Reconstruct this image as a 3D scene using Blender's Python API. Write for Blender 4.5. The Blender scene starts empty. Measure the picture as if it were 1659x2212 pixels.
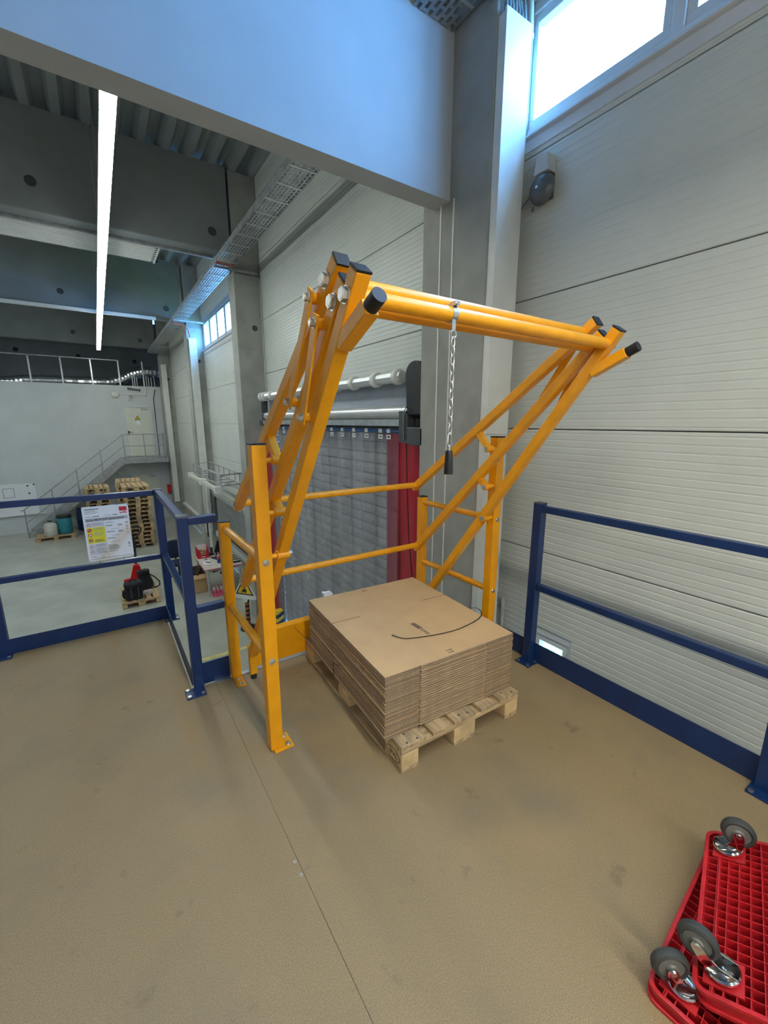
import bpy, bmesh, math, random
from mathutils import Vector, Matrix
random.seed(7)
S = bpy.context.scene
COL = S.collection
R = math.radians

# ---------------------------------------------------------------- camera
cam_d = bpy.data.cameras.new('camera')
cam_d.sensor_fit = 'HORIZONTAL'; cam_d.sensor_width = 36.0
cam_d.lens = 36.0 * 903.0 / 1659.0
cam_d.clip_start = 0.02; cam_d.clip_end = 200
cam = bpy.data.objects.new('camera', cam_d); COL.objects.link(cam)
cam.location = (0, 0, 1.633)
cam.rotation_euler = (R(90 - 12.186), 0, R(-33.974))
S.camera = cam

# ---------------------------------------------------------------- world, exposure
w = bpy.data.worlds.new('sky'); S.world = w; w.use_nodes = True
bg = w.node_tree.nodes['Background']
bg.inputs['Color'].default_value = (0.15, 0.45, 1.0, 1)
bg.inputs['Strength'].default_value = 26.0
S.view_settings.view_transform = 'Standard'; S.view_settings.look = 'None'
S.view_settings.exposure = 0.75; S.view_settings.gamma = 1.0
S.view_settings.use_curve_mapping = False
S.cycles.max_bounces = 7; S.cycles.diffuse_bounces = 4; S.cycles.glossy_bounces = 3; S.cycles.transmission_bounces = 5; S.cycles.transparent_max_bounces = 10
LED_HALL = 23.0
LED_HALL_COLOR = (0.92, 1.0, 0.95)
LED_FILL = 40.0  # strength of the unseen strips added over the platform
LED_FILL_COLOR = (1.0, 0.98, 0.86)


def portal(name, loc, rot, sx, sy):
    l = bpy.data.lights.new(name, 'AREA'); l.shape = 'RECTANGLE'; l.size = sx; l.size_y = sy
    l.cycles.is_portal = True
    o = bpy.data.objects.new(name, l); COL.objects.link(o); o.location = loc; o.rotation_euler = rot
    return o


# windows in the side wall face -X (an area light shines along its local -Z)
portal('daylight_portal', (3.06, -0.35, 4.15), (0, R(90), 0), 0.75, 5.6)
portal('daylight_portal', (3.06, 12.45, 4.15), (0, R(90), 0), 0.75, 3.4)

# ---------------------------------------------------------------- materials
MATS = {}


def mat(name, col, rough=0.5, metal=0.0, var=0.0, vs=6.0, bump=0.0, bs=60.0, col2=None, spec=0.5,
        emit=None, estr=0.0, alpha=1.0, trans=0.0, stretch=(1, 1, 1), detail=4.0, lo=0.35, hi=0.65):
    m = bpy.data.materials.new(name); m.use_nodes = True; MATS[name] = m
    nt = m.node_tree; n = nt.nodes; L = nt.links
    p = n['Principled BSDF']
    p.inputs['Base Color'].default_value = (*col, 1); p.inputs['Roughness'].default_value = rough
    p.inputs['Metallic'].default_value = metal; p.inputs['Specular IOR Level'].default_value = spec
    p.inputs['Alpha'].default_value = alpha; p.inputs['Transmission Weight'].default_value = trans
    if emit:
        p.inputs['Emission Color'].default_value = (*emit, 1); p.inputs['Emission Strength'].default_value = estr
    if var or bump or col2:
        tc = n.new('ShaderNodeTexCoord'); mp = n.new('ShaderNodeMapping')
        mp.inputs['Scale'].default_value = stretch
        L.new(tc.outputs['Object'], mp.inputs['Vector'])
    if var or col2:
        nz = n.new('ShaderNodeTexNoise'); nz.inputs['Scale'].default_value = vs; nz.inputs['Detail'].default_value = detail
        L.new(mp.outputs['Vector'], nz.inputs['Vector'])
        cr = n.new('ShaderNodeValToRGB'); cr.color_ramp.elements[0].position = lo; cr.color_ramp.elements[1].position = hi
        a = tuple(c * (1 - var) for c in col); b = col2 if col2 else tuple(min(1, c * (1 + var)) for c in col)
        cr.color_ramp.elements[0].color = (*a, 1); cr.color_ramp.elements[1].color = (*b, 1)
        L.new(nz.outputs['Fac'], cr.inputs['Fac']); L.new(cr.outputs['Color'], p.inputs['Base Color'])
    if bump:
        nb = n.new('ShaderNodeTexNoise'); nb.inputs['Scale'].default_value = bs; nb.inputs['Detail'].default_value = 3
        L.new(mp.outputs['Vector'], nb.inputs['Vector'])
        bp = n.new('ShaderNodeBump'); bp.inputs['Strength'].default_value = bump; bp.inputs['Distance'].default_value = 0.01
        L.new(nb.outputs['Fac'], bp.inputs['Height']); L.new(bp.outputs['Normal'], p.inputs['Normal'])
    return m


def stains(m, col, scale=1.2, lo=0.55, hi=0.75, fac=0.6, second=None):
    """darker worn patches over what the material already shows"""
    nt = m.node_tree; n = nt.nodes; L = nt.links; p = n['Principled BSDF']
    src = p.inputs['Base Color'].links[0].from_socket
    tc = n.new('ShaderNodeTexCoord')
    nz = n.new('ShaderNodeTexNoise'); nz.inputs['Scale'].default_value = scale; nz.inputs['Detail'].default_value = 6
    nz.inputs['Roughness'].default_value = 0.6
    L.new(tc.outputs['Object'], nz.inputs['Vector'])
    mr = n.new('ShaderNodeMapRange'); mr.inputs['From Min'].default_value = lo; mr.inputs['From Max'].default_value = hi
    mr.inputs['To Max'].default_value = fac
    L.new(nz.outputs['Fac'], mr.inputs['Value'])
    mx = n.new('ShaderNodeMix'); mx.data_type = 'RGBA'
    L.new(mr.outputs['Result'], mx.inputs['Factor']); L.new(src, mx.inputs['A']); mx.inputs['B'].default_value = (*col, 1)
    L.new(mx.outputs['Result'], p.inputs['Base Color'])
    return m


deck = mat('deck_board', (0.29, 0.207, 0.108), 0.62, var=0.22, vs=230, bump=0.35, bs=300, lo=0.3, hi=0.7)
stains(deck, (0.20, 0.16, 0.105), 1.6, 0.50, 0.68, 0.6); stains(deck, (0.36, 0.25, 0.12), 0.9, 0.55, 0.7, 0.6); stains(deck, (0.12, 0.085, 0.055), 6.0, 0.63, 0.74, 0.65)
concrete_floor = mat('hall_floor', (0.38, 0.385, 0.33), 0.28, var=0.12, vs=1.5, bump=0.02, bs=30)
stains(concrete_floor, (0.26, 0.265, 0.23), 0.7, 0.5, 0.75, 0.6)
concrete = mat('concrete', (0.34, 0.34, 0.31), 0.8, var=0.12, vs=2.5, bump=0.15, bs=90)
stains(concrete, (0.24, 0.23, 0.21), 2.2, 0.56, 0.74, 0.6)
concrete_beam = mat('beam_concrete', (0.22, 0.235, 0.235), 0.85, var=0.10, vs=1.2, bump=0.1, bs=60)
plaster = mat('painted_wall', (0.50, 0.52, 0.53), 0.75, var=0.03, vs=3, bump=0.05, bs=140)
panel_mat = mat('sandwich_panel', (0.60, 0.62, 0.58), 0.38, var=0.03, vs=2.0, spec=0.5)
far_white = mat('far_wall_paint', (0.58, 0.60, 0.60), 0.7, var=0.03, vs=2)
deck_steel = mat('roof_deck', (0.30, 0.33, 0.33), 0.5, metal=0.2, var=0.05, vs=2)
white_paint = mat('white_paint', (0.74, 0.74, 0.70), 0.45, var=0.03, vs=5)
trunk_white = mat('trunking_white', (0.72, 0.72, 0.68), 0.4, var=0.04, vs=6)
frame_white = mat('window_frame_white', (0.62, 0.65, 0.68), 0.45, var=0.03, vs=5)
glass = bpy.data.materials.new('window_glass'); glass.use_nodes = True        # thin pane: clear with a weak reflection
_n = glass.node_tree.nodes; _l = glass.node_tree.links; _n.remove(_n['Principled BSDF'])
_t = _n.new('ShaderNodeBsdfTransparent'); _t.inputs['Color'].default_value = (0.93, 0.96, 0.96, 1)
_g = _n.new('ShaderNodeBsdfGlossy'); _g.inputs['Roughness'].default_value = 0.02
_x = _n.new('ShaderNodeMixShader'); _x.inputs['Fac'].default_value = 0.05
_l.new(_t.outputs['BSDF'], _x.inputs[1]); _l.new(_g.outputs['BSDF'], _x.inputs[2])
_l.new(_x.outputs['Shader'], _n['Material Output'].inputs['Surface'])
yellow = mat('yellow_paint', (0.83, 0.345, 0.004), 0.36, var=0.05, vs=12, bump=0.03, bs=300)
blue = mat('blue_paint', (0.006, 0.027, 0.105), 0.34, var=0.12, vs=9, bump=0.02, bs=200)
black_plastic = mat('black_plastic', (0.009, 0.009, 0.010), 0.5, var=0.1, vs=20)
black_rubber = mat('black_rubber', (0.02, 0.02, 0.02), 0.7, var=0.15, vs=30)
steel = mat('zinc_steel', (0.66, 0.66, 0.64), 0.33, metal=1.0, var=0.12, vs=20)
galv = mat('galvanised', (0.45, 0.47, 0.48), 0.42, metal=0.8, var=0.15, vs=8)
chrome = mat('chrome', (0.75, 0.74, 0.72), 0.12, metal=1.0, var=0.05, vs=15)
aluminium = mat('aluminium', (0.70, 0.71, 0.72), 0.3, metal=0.7, var=0.05, vs=6)
foil = mat('duct_foil', (0.78, 0.80, 0.82), 0.22, metal=0.95, var=0.1, vs=10, bump=0.9, bs=14)
wood = mat('pallet_wood', (0.46, 0.33, 0.18), 0.75, var=0.28, vs=9, bump=0.25, bs=40, stretch=(6, 0.7, 6))
stains(wood, (0.24, 0.19, 0.13), 6.0, 0.5, 0.72, 0.7)
wood_block = mat('pallet_block_wood', (0.60, 0.43, 0.22), 0.75, var=0.18, vs=14, bump=0.2, bs=60)
stains(wood_block, (0.30, 0.22, 0.13), 9.0, 0.55, 0.75, 0.6)
wood_cross = mat('pallet_cross_wood', (0.46, 0.33, 0.18), 0.75, var=0.28, vs=9, bump=0.25, bs=40, stretch=(0.7, 6, 6))
wood_far = mat('stacked_pallet_wood', (0.50, 0.36, 0.20), 0.8, var=0.35, vs=3.5)
kraft = mat('kraft_board', (0.56, 0.36, 0.18), 0.8, var=0.04, vs=7, bump=0.03, bs=200)
kraft_edge = mat('corrugated_edge', (0.25, 0.18, 0.125), 0.9, var=0.4, vs=300, bump=0.4, bs=400, stretch=(1, 1, 0.25), detail=2)
kraft_fold = mat('folded_board_edge', (0.36, 0.245, 0.145), 0.8, var=0.10, vs=20)
ink = mat('black_ink', (0.035, 0.025, 0.022), 0.8, var=0.1, vs=40)
ink_brown = mat('faded_ink', (0.17, 0.11, 0.08), 0.8, var=0.15, vs=60)
red_plastic = mat('red_plastic', (0.52, 0.015, 0.022), 0.45, var=0.18, vs=14, bump=0.05, bs=120)
tyre_grey = mat('grey_tyre', (0.045, 0.047, 0.045), 0.6, var=0.15, vs=25)
wheel_grey = mat('grey_wheel_hub', (0.16, 0.16, 0.145), 0.5, var=0.1, vs=25)
pvc = mat('clear_strip', (0.31, 0.315, 0.36), 0.22, var=0.3, vs=2.0, alpha=0.48, stretch=(1, 3, 0.25))
pvc_red = mat('red_strip', (0.42, 0.006, 0.02), 0.3, var=0.2, vs=3, alpha=0.93, stretch=(1, 3, 0.3))
pvc_red_soft = mat('red_strip_overlap', (0.30, 0.03, 0.06), 0.3, var=0.2, vs=3, alpha=0.75, stretch=(1, 3, 0.3))
door_grey = mat('sectional_door', (0.55, 0.54, 0.53), 0.5, var=0.12, vs=3)
panel_blue = mat('housing_blue_grey', (0.33, 0.36, 0.42), 0.5, var=0.08, vs=3)
grey_pvc = mat('grey_pipe', (0.50, 0.51, 0.48), 0.5, var=0.05, vs=9)
dark_grey = mat('dark_grey', (0.06, 0.065, 0.07), 0.5, var=0.15, vs=9)
bell_grey = mat('bell_grey', (0.10, 0.11, 0.12), 0.35, var=0.1, vs=12)
paper = mat('white_sheet', (0.78, 0.79, 0.82), 0.5, var=0.02, vs=20)
print_grey = mat('print_grey', (0.42, 0.43, 0.46), 0.6, var=0.03, vs=20)
print_pale = mat('print_pale_grey', (0.60, 0.61, 0.65), 0.6, var=0.03, vs=20)
print_yellow = mat('print_yellow', (0.72, 0.66, 0.03), 0.5, var=0.03, vs=20)
print_red = mat('print_red', (0.55, 0.01, 0.03), 0.5, var=0.05, vs=20)
print_dark = mat('print_dark', (0.06, 0.06, 0.08), 0.6, var=0.1, vs=50)
print_line = mat('print_line', (0.30, 0.30, 0.33), 0.6, var=0.1, vs=50)
sign_yellow = mat('sign_yellow', (0.85, 0.55, 0.02), 0.5, var=0.03, vs=20)
line_yellow = mat('floor_line_yellow', (0.62, 0.55, 0.20), 0.6, var=0.15, vs=9)
orange = mat('orange_band', (0.45, 0.13, 0.04), 0.6, var=0.1, vs=20)
black_cloth = mat('black_fabric', (0.014, 0.014, 0.017), 0.85, var=0.3, vs=20, bump=0.6, bs=40)
teal = mat('teal_plastic', (0.03, 0.22, 0.27), 0.5, var=0.1, vs=6)
cream = mat('cream_plastic', (0.55, 0.54, 0.47), 0.55, var=0.08, vs=6)
door_paint = mat('door_cream', (0.66, 0.66, 0.58), 0.5, var=0.03, vs=4)
truck_red = mat('truck_red', (0.62, 0.015, 0.02), 0.4, var=0.1, vs=9)
brown_cloth = mat('brown_fabric', (0.045, 0.028, 0.02), 0.9, var=0.4, vs=14, bump=0.7, bs=30)
chair_blue = mat('chair_blue_fabric', (0.01, 0.02, 0.06), 0.8, var=0.2, vs=20)
table_top_m = mat('table_laminate', (0.55, 0.50, 0.46), 0.5, var=0.04, vs=8)
bread = mat('bread', (0.60, 0.42, 0.22), 0.8, var=0.2, vs=20)
bottle_clear = mat('bottle_plastic', (0.75, 0.70, 0.72), 0.15, alpha=0.55, var=0.03, vs=9)
bottle_blue = mat('bottle_label_blue', (0.01, 0.05, 0.30), 0.4, var=0.1, vs=12)
bottle_red = mat('bottle_label_red', (0.65, 0.03, 0.08), 0.4, var=0.1, vs=12)
pink = mat('shrink_wrap_pink', (0.80, 0.12, 0.22), 0.35, var=0.15, vs=14)
grass_m = mat('grass_ground', (0.22, 0.25, 0.03), 0.9, var=0.3, vs=9)
cable_m = mat('grey_cable', (0.22, 0.23, 0.24), 0.5, var=0.1, vs=20)
light_m = mat('led_diffuser', (0.9, 0.9, 0.9), 0.5, emit=LED_HALL_COLOR, estr=LED_HALL)
light_fill = mat('led_diffuser_platform', (0.9, 0.9, 0.9), 0.5, emit=LED_FILL_COLOR, estr=LED_FILL)  # glow of the added platform strips


# ---------------------------------------------------------------- mesh helpers
class MB:
    def __init__(s):
        s.v = []; s.f = []; s.m = []

    def add(s, vs, fs, mi=0, T=None):
        b = len(s.v)
        s.v += [tuple(T @ Vector(p)) if T is not None else tuple(p) for p in vs]
        s.f += [tuple(b + i for i in f) for f in fs]
        s.m += [mi] * len(fs) if isinstance(mi, int) else list(mi)
        return s

    def box(s, a, b, mi=0, T=None):
        x0, y0, z0 = a; x1, y1, z1 = b
        vs = [(x0, y0, z0), (x1, y0, z0), (x1, y1, z0), (x0, y1, z0), (x0, y0, z1), (x1, y0, z1), (x1, y1, z1), (x0, y1, z1)]
        fs = [(3, 2, 1, 0), (4, 5, 6, 7), (0, 1, 5, 4), (1, 2, 6, 5), (2, 3, 7, 6), (3, 0, 4, 7)]
        return s.add(vs, fs, mi, T)

    def cbox(s, c, d, mi=0, T=None):
        return s.box(tuple(c[i] - d[i] / 2 for i in range(3)), tuple(c[i] + d[i] / 2 for i in range(3)), mi, T)

    def bar(s, p0, p1, w, h, up=(0, 0, 1), mi=0):
        """rectangular bar from p0 to p1, w across, h along 'up'"""
        p0 = Vector(p0); p1 = Vector(p1); d = p1 - p0; L = d.length; d.normalize()
        u = Vector(up); sd = d.cross(u)
        if sd.length < 1e-6: sd = d.orthogonal()
        sd.normalize(); u = sd.cross(d)
        T = Matrix(((sd.x, d.x, u.x, p0.x), (sd.y, d.y, u.y, p0.y), (sd.z, d.z, u.z, p0.z), (0, 0, 0, 1)))
        return s.box((-w / 2, 0, -h / 2), (w / 2, L, h / 2), mi, T)

    def cyl(s, p0, p1, r, n=14, r1=None, mi=0, caps=True):
        p0 = Vector(p0); p1 = Vector(p1); d = (p1 - p0).normalized(); a = d.orthogonal().normalized(); b = d.cross(a)
        r1 = r if r1 is None else r1
        vs = []
        for p, q in ((p0, r), (p1, r1)):
            for i in range(n):
                t = 2 * math.pi * i / n
                vs.append(p + (a * math.cos(t) + b * math.sin(t)) * q)
        fs = [(i, (i + 1) % n, n + (i + 1) % n, n + i) for i in range(n)]
        if caps: fs += [tuple(range(n - 1, -1, -1)), tuple(range(n, 2 * n))]
        return s.add(vs, fs, mi)

    def tube(s, pts, r, n=8, mi=0, closed=False):
        P = [Vector(p) for p in pts]; N = len(P); vs = []; ref = None
        rr = r if isinstance(r, (list, tuple)) else [r] * N
        for i, p in enumerate(P):
            if closed: d = P[(i + 1) % N] - P[i - 1]
            else: d = P[min(i + 1, N - 1)] - P[max(i - 1, 0)]
            d.normalize()
            if ref is None: ref = d.orthogonal().normalized()
            ref = (ref - d * ref.dot(d)).normalized(); b = d.cross(ref)
            for k in range(n):
                t = 2 * math.pi * k / n
                vs.append(p + (ref * math.cos(t) + b * math.sin(t)) * rr[i])
        fs = []
        for i in range(N if closed else N - 1):
            j = (i + 1) % N
            fs += [(i * n + k, i * n + (k + 1) % n, j * n + (k + 1) % n, j * n + k) for k in range(n)]
        if not closed:
            fs += [tuple(range(n - 1, -1, -1)), tuple((N - 1) * n + k for k in range(n))]
        return s.add(vs, fs, mi)

    def prism(s, poly, axis, a, b, mi=0, T=None):
        """extrude a 2-D polygon along axis 'x' (poly=(y,z)), 'y' (x,z) or 'z' (x,y)"""
        def P(u, v, t):
            return {'x': (t, u, v), 'y': (u, t, v), 'z': (u, v, t)}[axis]
        n = len(poly)
        vs = [P(u, v, a) for u, v in poly] + [P(u, v, b) for u, v in poly]
        fs = [(i, (i + 1) % n, n + (i + 1) % n, n + i) for i in range(n)] + [tuple(range(n - 1, -1, -1)), tuple(range(n, 2 * n))]
        return s.add(vs, fs, mi, T)

    def lathe(s, prof, c, axis=(0, 0, 1), n=24, mi=0):
        """prof: (radius, height) list, around axis through c"""
        d = Vector(axis).normalized(); a = d.orthogonal().normalized(); b = d.cross(a); c = Vector(c); vs = []
        for r, h in prof:
            for i in range(n):
                t = 2 * math.pi * i / n
                vs.append(c + d * h + (a * math.cos(t) + b * math.sin(t)) * max(r, 1e-5))
        fs = []
        for k in range(len(prof) - 1):
            fs += [(k * n + i, k * n + (i + 1) % n, (k + 1) * n + (i + 1) % n, (k + 1) * n + i) for i in range(n)]
        return s.add(vs, fs, mi)


def mesh(mb, name):
    me = bpy.data.meshes.new(name); me.from_pydata(mb.v, [], mb.f); me.update()
    bm = bmesh.new(); bm.from_mesh(me); bmesh.ops.recalc_face_normals(bm, faces=bm.faces); bm.to_mesh(me); bm.free()
    for p, i in zip(me.polygons, mb.m): p.material_index = i
    return me


def obj(name, mb, m, parent=None, bev=0.0, smooth=False, me=None):
    me = me or mesh(mb, name)
    if not me.materials:
        for k in (m if isinstance(m, (list, tuple)) else [m]): me.materials.append(k)
    o = bpy.data.objects.new(name, me); COL.objects.link(o)
    if smooth:
        for p in me.polygons: p.use_smooth = True
        md = o.modifiers.new('edges', 'EDGE_SPLIT'); md.split_angle = R(38)
    if bev:
        md = o.modifiers.new('bevel', 'BEVEL'); md.width = bev; md.segments = 2; md.limit_method = 'ANGLE'; md.angle_limit = R(40)
    if parent is not None: setpar(o, parent)
    return o


def setpar(o, parent):
    o.parent = parent
    if parent.get('_w'): o.matrix_parent_inverse = Matrix.Translation(-Vector(parent.location))


def thing(name, label, cat, loc=(0, 0, 0), group=None, local=False, rot=None):
    o = bpy.data.objects.new(name, None); COL.objects.link(o); o.location = loc; o.empty_display_size = 0.1
    o['label'] = label; o['category'] = cat
    if group: o['group'] = group
    if not local: o['_w'] = 1
    if rot: o.rotation_euler = rot
    return o


def tag(o, label, cat, group=None):
    o['label'] = label; o['category'] = cat
    if group: o['group'] = group
    return o


def struct(o):
    o['kind'] = 'structure'; return o


def copy_tree(o, parent=None):
    c = o.copy(); COL.objects.link(c)
    if parent is not None: c.parent = parent
    for ch in list(o.children): copy_tree(ch, c)
    return c


def text(body, size, m, parent, M, name='lettering', align='LEFT', ext=0.0004, sx=1.0, bold=0.0):
    cu = bpy.data.curves.new(name, 'FONT'); cu.body = body; cu.size = size; cu.align_x = align; cu.align_y = 'CENTER'; cu.extrude = ext
    cu.offset = bold; cu.resolution_u = 3
    t = bpy.data.objects.new('type', cu); COL.objects.link(t)
    dg = bpy.context.evaluated_depsgraph_get(); dg.update()
    me = bpy.data.meshes.new_from_object(t.evaluated_get(dg)); bpy.data.objects.remove(t); bpy.data.curves.remove(cu)
    me.transform(Matrix.Diagonal((sx, 1, 1, 1))); me.materials.clear(); me.materials.append(m); me.name = name
    o = bpy.data.objects.new(name, me); COL.objects.link(o)
    o.matrix_world = M
    if parent is not None: setpar(o, parent)
    return o


def basis(o, x, y):
    x = Vector(x).normalized(); y = Vector(y).normalized(); z = x.cross(y)
    return Matrix(((x.x, y.x, z.x, o[0]), (x.y, y.y, z.y, o[1]), (x.z, y.z, z.z, o[2]), (0, 0, 0, 1)))


ORD = ['top', 'second', 'third', 'fourth', 'fifth', 'sixth', 'seventh', 'eighth', 'ninth', 'tenth', 'eleventh', 'twelfth', 'thirteenth',
       'fourteenth', 'fifteenth', 'sixteenth', 'seventeenth', 'eighteenth', 'nineteenth', 'twentieth', 'twenty-first', 'twenty-second',
       'twenty-third', 'twenty-fourth', 'twenty-fifth', 'twenty-sixth', 'twenty-seventh', 'twenty-eighth']

GZ = -2.7                # hall floor
XW = 2.96                # inner face of the long side wall
XC = 2.60                # inner face of its columns
CZ = 6.05                # underside of the roof deck
YF = 21.3                # far wall
YB = -5.0                # wall behind the camera
XL_ = -9.0               # wall on the far side of the hall

# ================================================================ SETTING
# mezzanine floor: slab and deck boards
slab = MB()
slab.prism([(XL_, YB), (2.38, YB), (2.38, 2.60), (0.30, 2.60), (0.30, 3.86), (XL_, 3.86)], 'z', -0.30, -0.03)
floor = struct(obj('floor', slab, dark_grey))
g = 0.0014
for (x0, x1, y0, y1) in [(XL_, 0.300, YB, 3.86), (0.300, 0.442 - g, YB, 2.59), (0.442, 2.375, YB, 2.59)]:
    obj('deck_board', MB().box((x0, y0, -0.03), (x1, y1, 0.0)), deck, floor)
obj('edge_strip', MB().box((0.44, 2.575, -0.25), (2.37, 2.606, 0.004)), galv, floor)
# hall floor and yellow line
hall = struct(obj('floor_hall', MB().box((XL_, YB, GZ - 0.2), (XW, YF + 2.5, GZ)), concrete_floor))
obj('floor_marking', MB().box((1.0, 7.66, GZ), (2.85, 7.76, GZ + 0.003)), line_yellow, hall)
struct(obj('lawn', MB().box((XW + 0.3, YB - 5, GZ - 0.25), (XW + 25, YF + 5, GZ - 0.1)), grass_m))


def ribbed(y0, y1, z0, z1, ribs=True, gap=0.0):
    """one sandwich panel with its fine horizontal grooves, face towards -X"""
    pitch = 1.03 / 20; prof = [(XW + 0.05, z0 + 0.004), (XW + 0.004, z0 + 0.004), (XW, z0 + 0.010)]
    if ribs:
        k = math.ceil((z0 + 0.02) / pitch)
        while k * pitch < z1 - 0.02:
            z = k * pitch
            prof += [(XW, z - 0.007), (XW + 0.0022, z - 0.003), (XW + 0.0022, z + 0.003), (XW, z + 0.007)]; k += 1
    prof += [(XW, z1 - 0.010), (XW + 0.004, z1 - 0.004), (XW + 0.05, z1 - 0.004)]
    n = len(prof); vs = [(x, y0 + gap, z) for x, z in prof] + [(x, y1 - gap, z) for x, z in prof]
    fs = [(i, i + 1, n + i + 1, n + i) for i in range(n - 1)] + [tuple(range(n)), tuple(range(2 * n - 1, n - 1, -1)), (0, n, 2 * n - 1, n - 1)]
    return MB().add(vs, fs)


JZ = [GZ, -2.445, -1.44, -0.435, 0.57, 1.575, 2.58, 3.585]
# core of the side wall (behind the panels), with window and door openings
core = MB()
x0, x1 = XW + 0.05, XW + 0.22
WZ0, WZ1 = 3.72, 4.58                      # window band
LW = (1.70, 2.10, -1.30, -0.10)            # small low window beside the platform
core.box((x0, YB, WZ1), (x1, YF + 2.5, CZ + 0.2))
for a, b in ((-3.3 - 2, -3.3), (2.62, 10.70), (14.2, YF + 2.5)):
    core.box((x0, a, WZ0), (x1, b, WZ1))
core.box((x0, YB, 1.57), (x1, YF + 2.5, WZ0))
core.box((x0, YB, GZ - 0.2), (x1, LW[0], 1.57)); core.box((x0, LW[1], GZ - 0.2), (x1, 3.2, 1.57))
core.box((x0, LW[0], LW[3]), (x1, LW[1], 1.57)); core.box((x0, LW[0], GZ - 0.2), (x1, LW[1], LW[2]))
core.box((x0, 8.25, GZ - 0.2), (x1, YF + 2.5, 1.57))
wall_r = struct(obj('wall_right', core, concrete))
bays = [(YB, 2.47), (3.24, 8.68), (9.07, 14.18), (14.60, 20.75)]
for bi, (a, b) in enumerate(bays):
    for k in range(len(JZ) - 1):
        z0, z1 = JZ[k], JZ[k + 1]
        segs = [(a, b)]
        if bi == 0 and z1 > LW[2] and z0 < LW[3]:
            segs = [(a, LW[0]), (LW[1], b)]
            if z1 > LW[3] + 0.05: obj('wall_panel', ribbed(LW[0], LW[1], max(z0, LW[3]), z1), panel_mat, wall_r)
            if z0 < LW[2] - 0.05: obj('wall_panel', ribbed(LW[0], LW[1], z0, LW[2]), panel_mat, wall_r)
        if bi == 1 and z1 <= 1.6:
            segs = [(8.25, b)]
        for c, d in segs: obj('wall_panel', ribbed(c, d, z0, z1), panel_mat, wall_r)
    top = [(3.585, 4.66), (4.66, 5.69), (5.69, CZ)]
    if bi in (0, 2): top = [(3.585, WZ0), (WZ1, 5.55), (5.55, CZ)]
    for z0, z1 in top: obj('wall_panel', ribbed(a, b, z0, z1), panel_mat, wall_r)
# jambs of the window bands where the band is shorter than its bay
obj('wall_panel', ribbed(-5.0, -3.3, WZ0, WZ1), panel_mat, wall_r)
obj('wall_panel', ribbed(9.07, 10.70, WZ0, WZ1), panel_mat, wall_r)

# columns (embedded in the wall)
for k, (a, b, xc) in enumerate([(2.47, 3.24, 2.60), (8.68, 9.07, 2.45), (14.18, 14.60, 2.51), (20.75, 21.10, 2.50)]):
    c = MB(); c.box((xc + (0.03 if k else 0), a + (0.03 if k else 0), GZ), (XW + 0.03, b - (0.03 if k else 0), CZ))
    if k: c.box((xc, a, GZ), (XW + 0.02, b, 4.36))
    o = struct(obj('column', c, concrete, bev=0.012))
    if k == 0:
        for y in (2.84, 2.995):
            obj('cover_strip', MB().box((XC - 0.006, y, GZ), (XC, y + 0.014, 3.385)), white_paint, o)
    else:
        obj('bolt_hole', MB().cyl((2.80, a - 0.004, 3.42), (2.80, a + 0.02, 3.42), 0.055, 16), dark_grey, o)

# wall above the gate, walls behind the camera and across the hall
wl = struct(obj('wall_lintel', MB().box((XL_, 2.90, 3.385), (XC + 0.02, 3.09, CZ)), plaster))
struct(obj('wall_back', MB().box((XL_, YB - 0.2, GZ), (XW + 0.1, YB, CZ + 0.2)), plaster))
struct(obj('wall_left', MB().box((XL_ - 0.2, YB - 0.2, GZ), (XL_, YF + 2.5, CZ + 0.2)), plaster))

# roof: trapezoidal deck, ribs run away from the camera
rd = MB(); pitch = 0.36; x = XL_ - 0.2; prof = []
while x < XW + 0.3:
    prof += [(x, CZ + 0.14), (x + 0.13, CZ + 0.14), (x + 0.19, CZ), (x + 0.30, CZ)]; x += pitch
n = len(prof)
rd.add([(px, YB - 0.2, pz) for px, pz in prof] + [(px, YF + 2.5, pz) for px, pz in prof], [(i, i + 1, n + i + 1, n + i) for i in range(n - 1)])
rd.box((XL_ - 0.2, YB - 0.2, CZ + 0.15), (XW + 0.3, YF + 2.6, CZ + 0.3))
struct(obj('ceiling', rd, deck_steel))
# roof beams
beams = []
for (ya, yb_, zb, holes) in [(8.70, 9.00, 4.68, [(-0.38, 5.08), (2.14, 4.98), (-3.0, 5.2)]), (14.20, 14.50, 4.50, [(-0.36, 4.88), (2.05, 4.80), (-3, 4.9)]),
                             (20.78, 21.08, 4.62, [(-0.32, 4.99), (1.9, 4.9)])]:
    c = MB(); c.box((XL_, ya, zb), (2.44, yb_, CZ + 0.02))
    b = struct(obj('roof_beam', c, concrete_beam, bev=0.015)); beams.append(b)
    for hx, hz in holes:
        obj('bolt_hole', MB().lathe([(0.075, 0), (0.06, 0.004), (0.045, 0.004)], (hx, ya - 0.0005, hz), (0, -1, 0), 18).cyl((hx, ya + 0.01, hz), (hx, ya - 0.003, hz), 0.045, 18), dark_grey, b)
# far end: white wall, concrete wall behind it
fw = struct(obj('wall_far', MB().box((XL_, YF, GZ), (2.52, YF + 0.15, 3.12)), far_white))
bk = MB().box((XL_, YF + 1.9, GZ), (XW, YF + 2.1, CZ))
wfb = struct(obj('wall_end', bk, concrete_beam))
for hx, hz in ((-2.35, 4.5), (-0.3, 4.4), (1.8, 4.33)):
    obj('bolt_hole', MB().cyl((hx, YF + 1.9, hz), (hx, YF + 1.885, hz), 0.09, 14), black_rubber, wfb)


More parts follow.
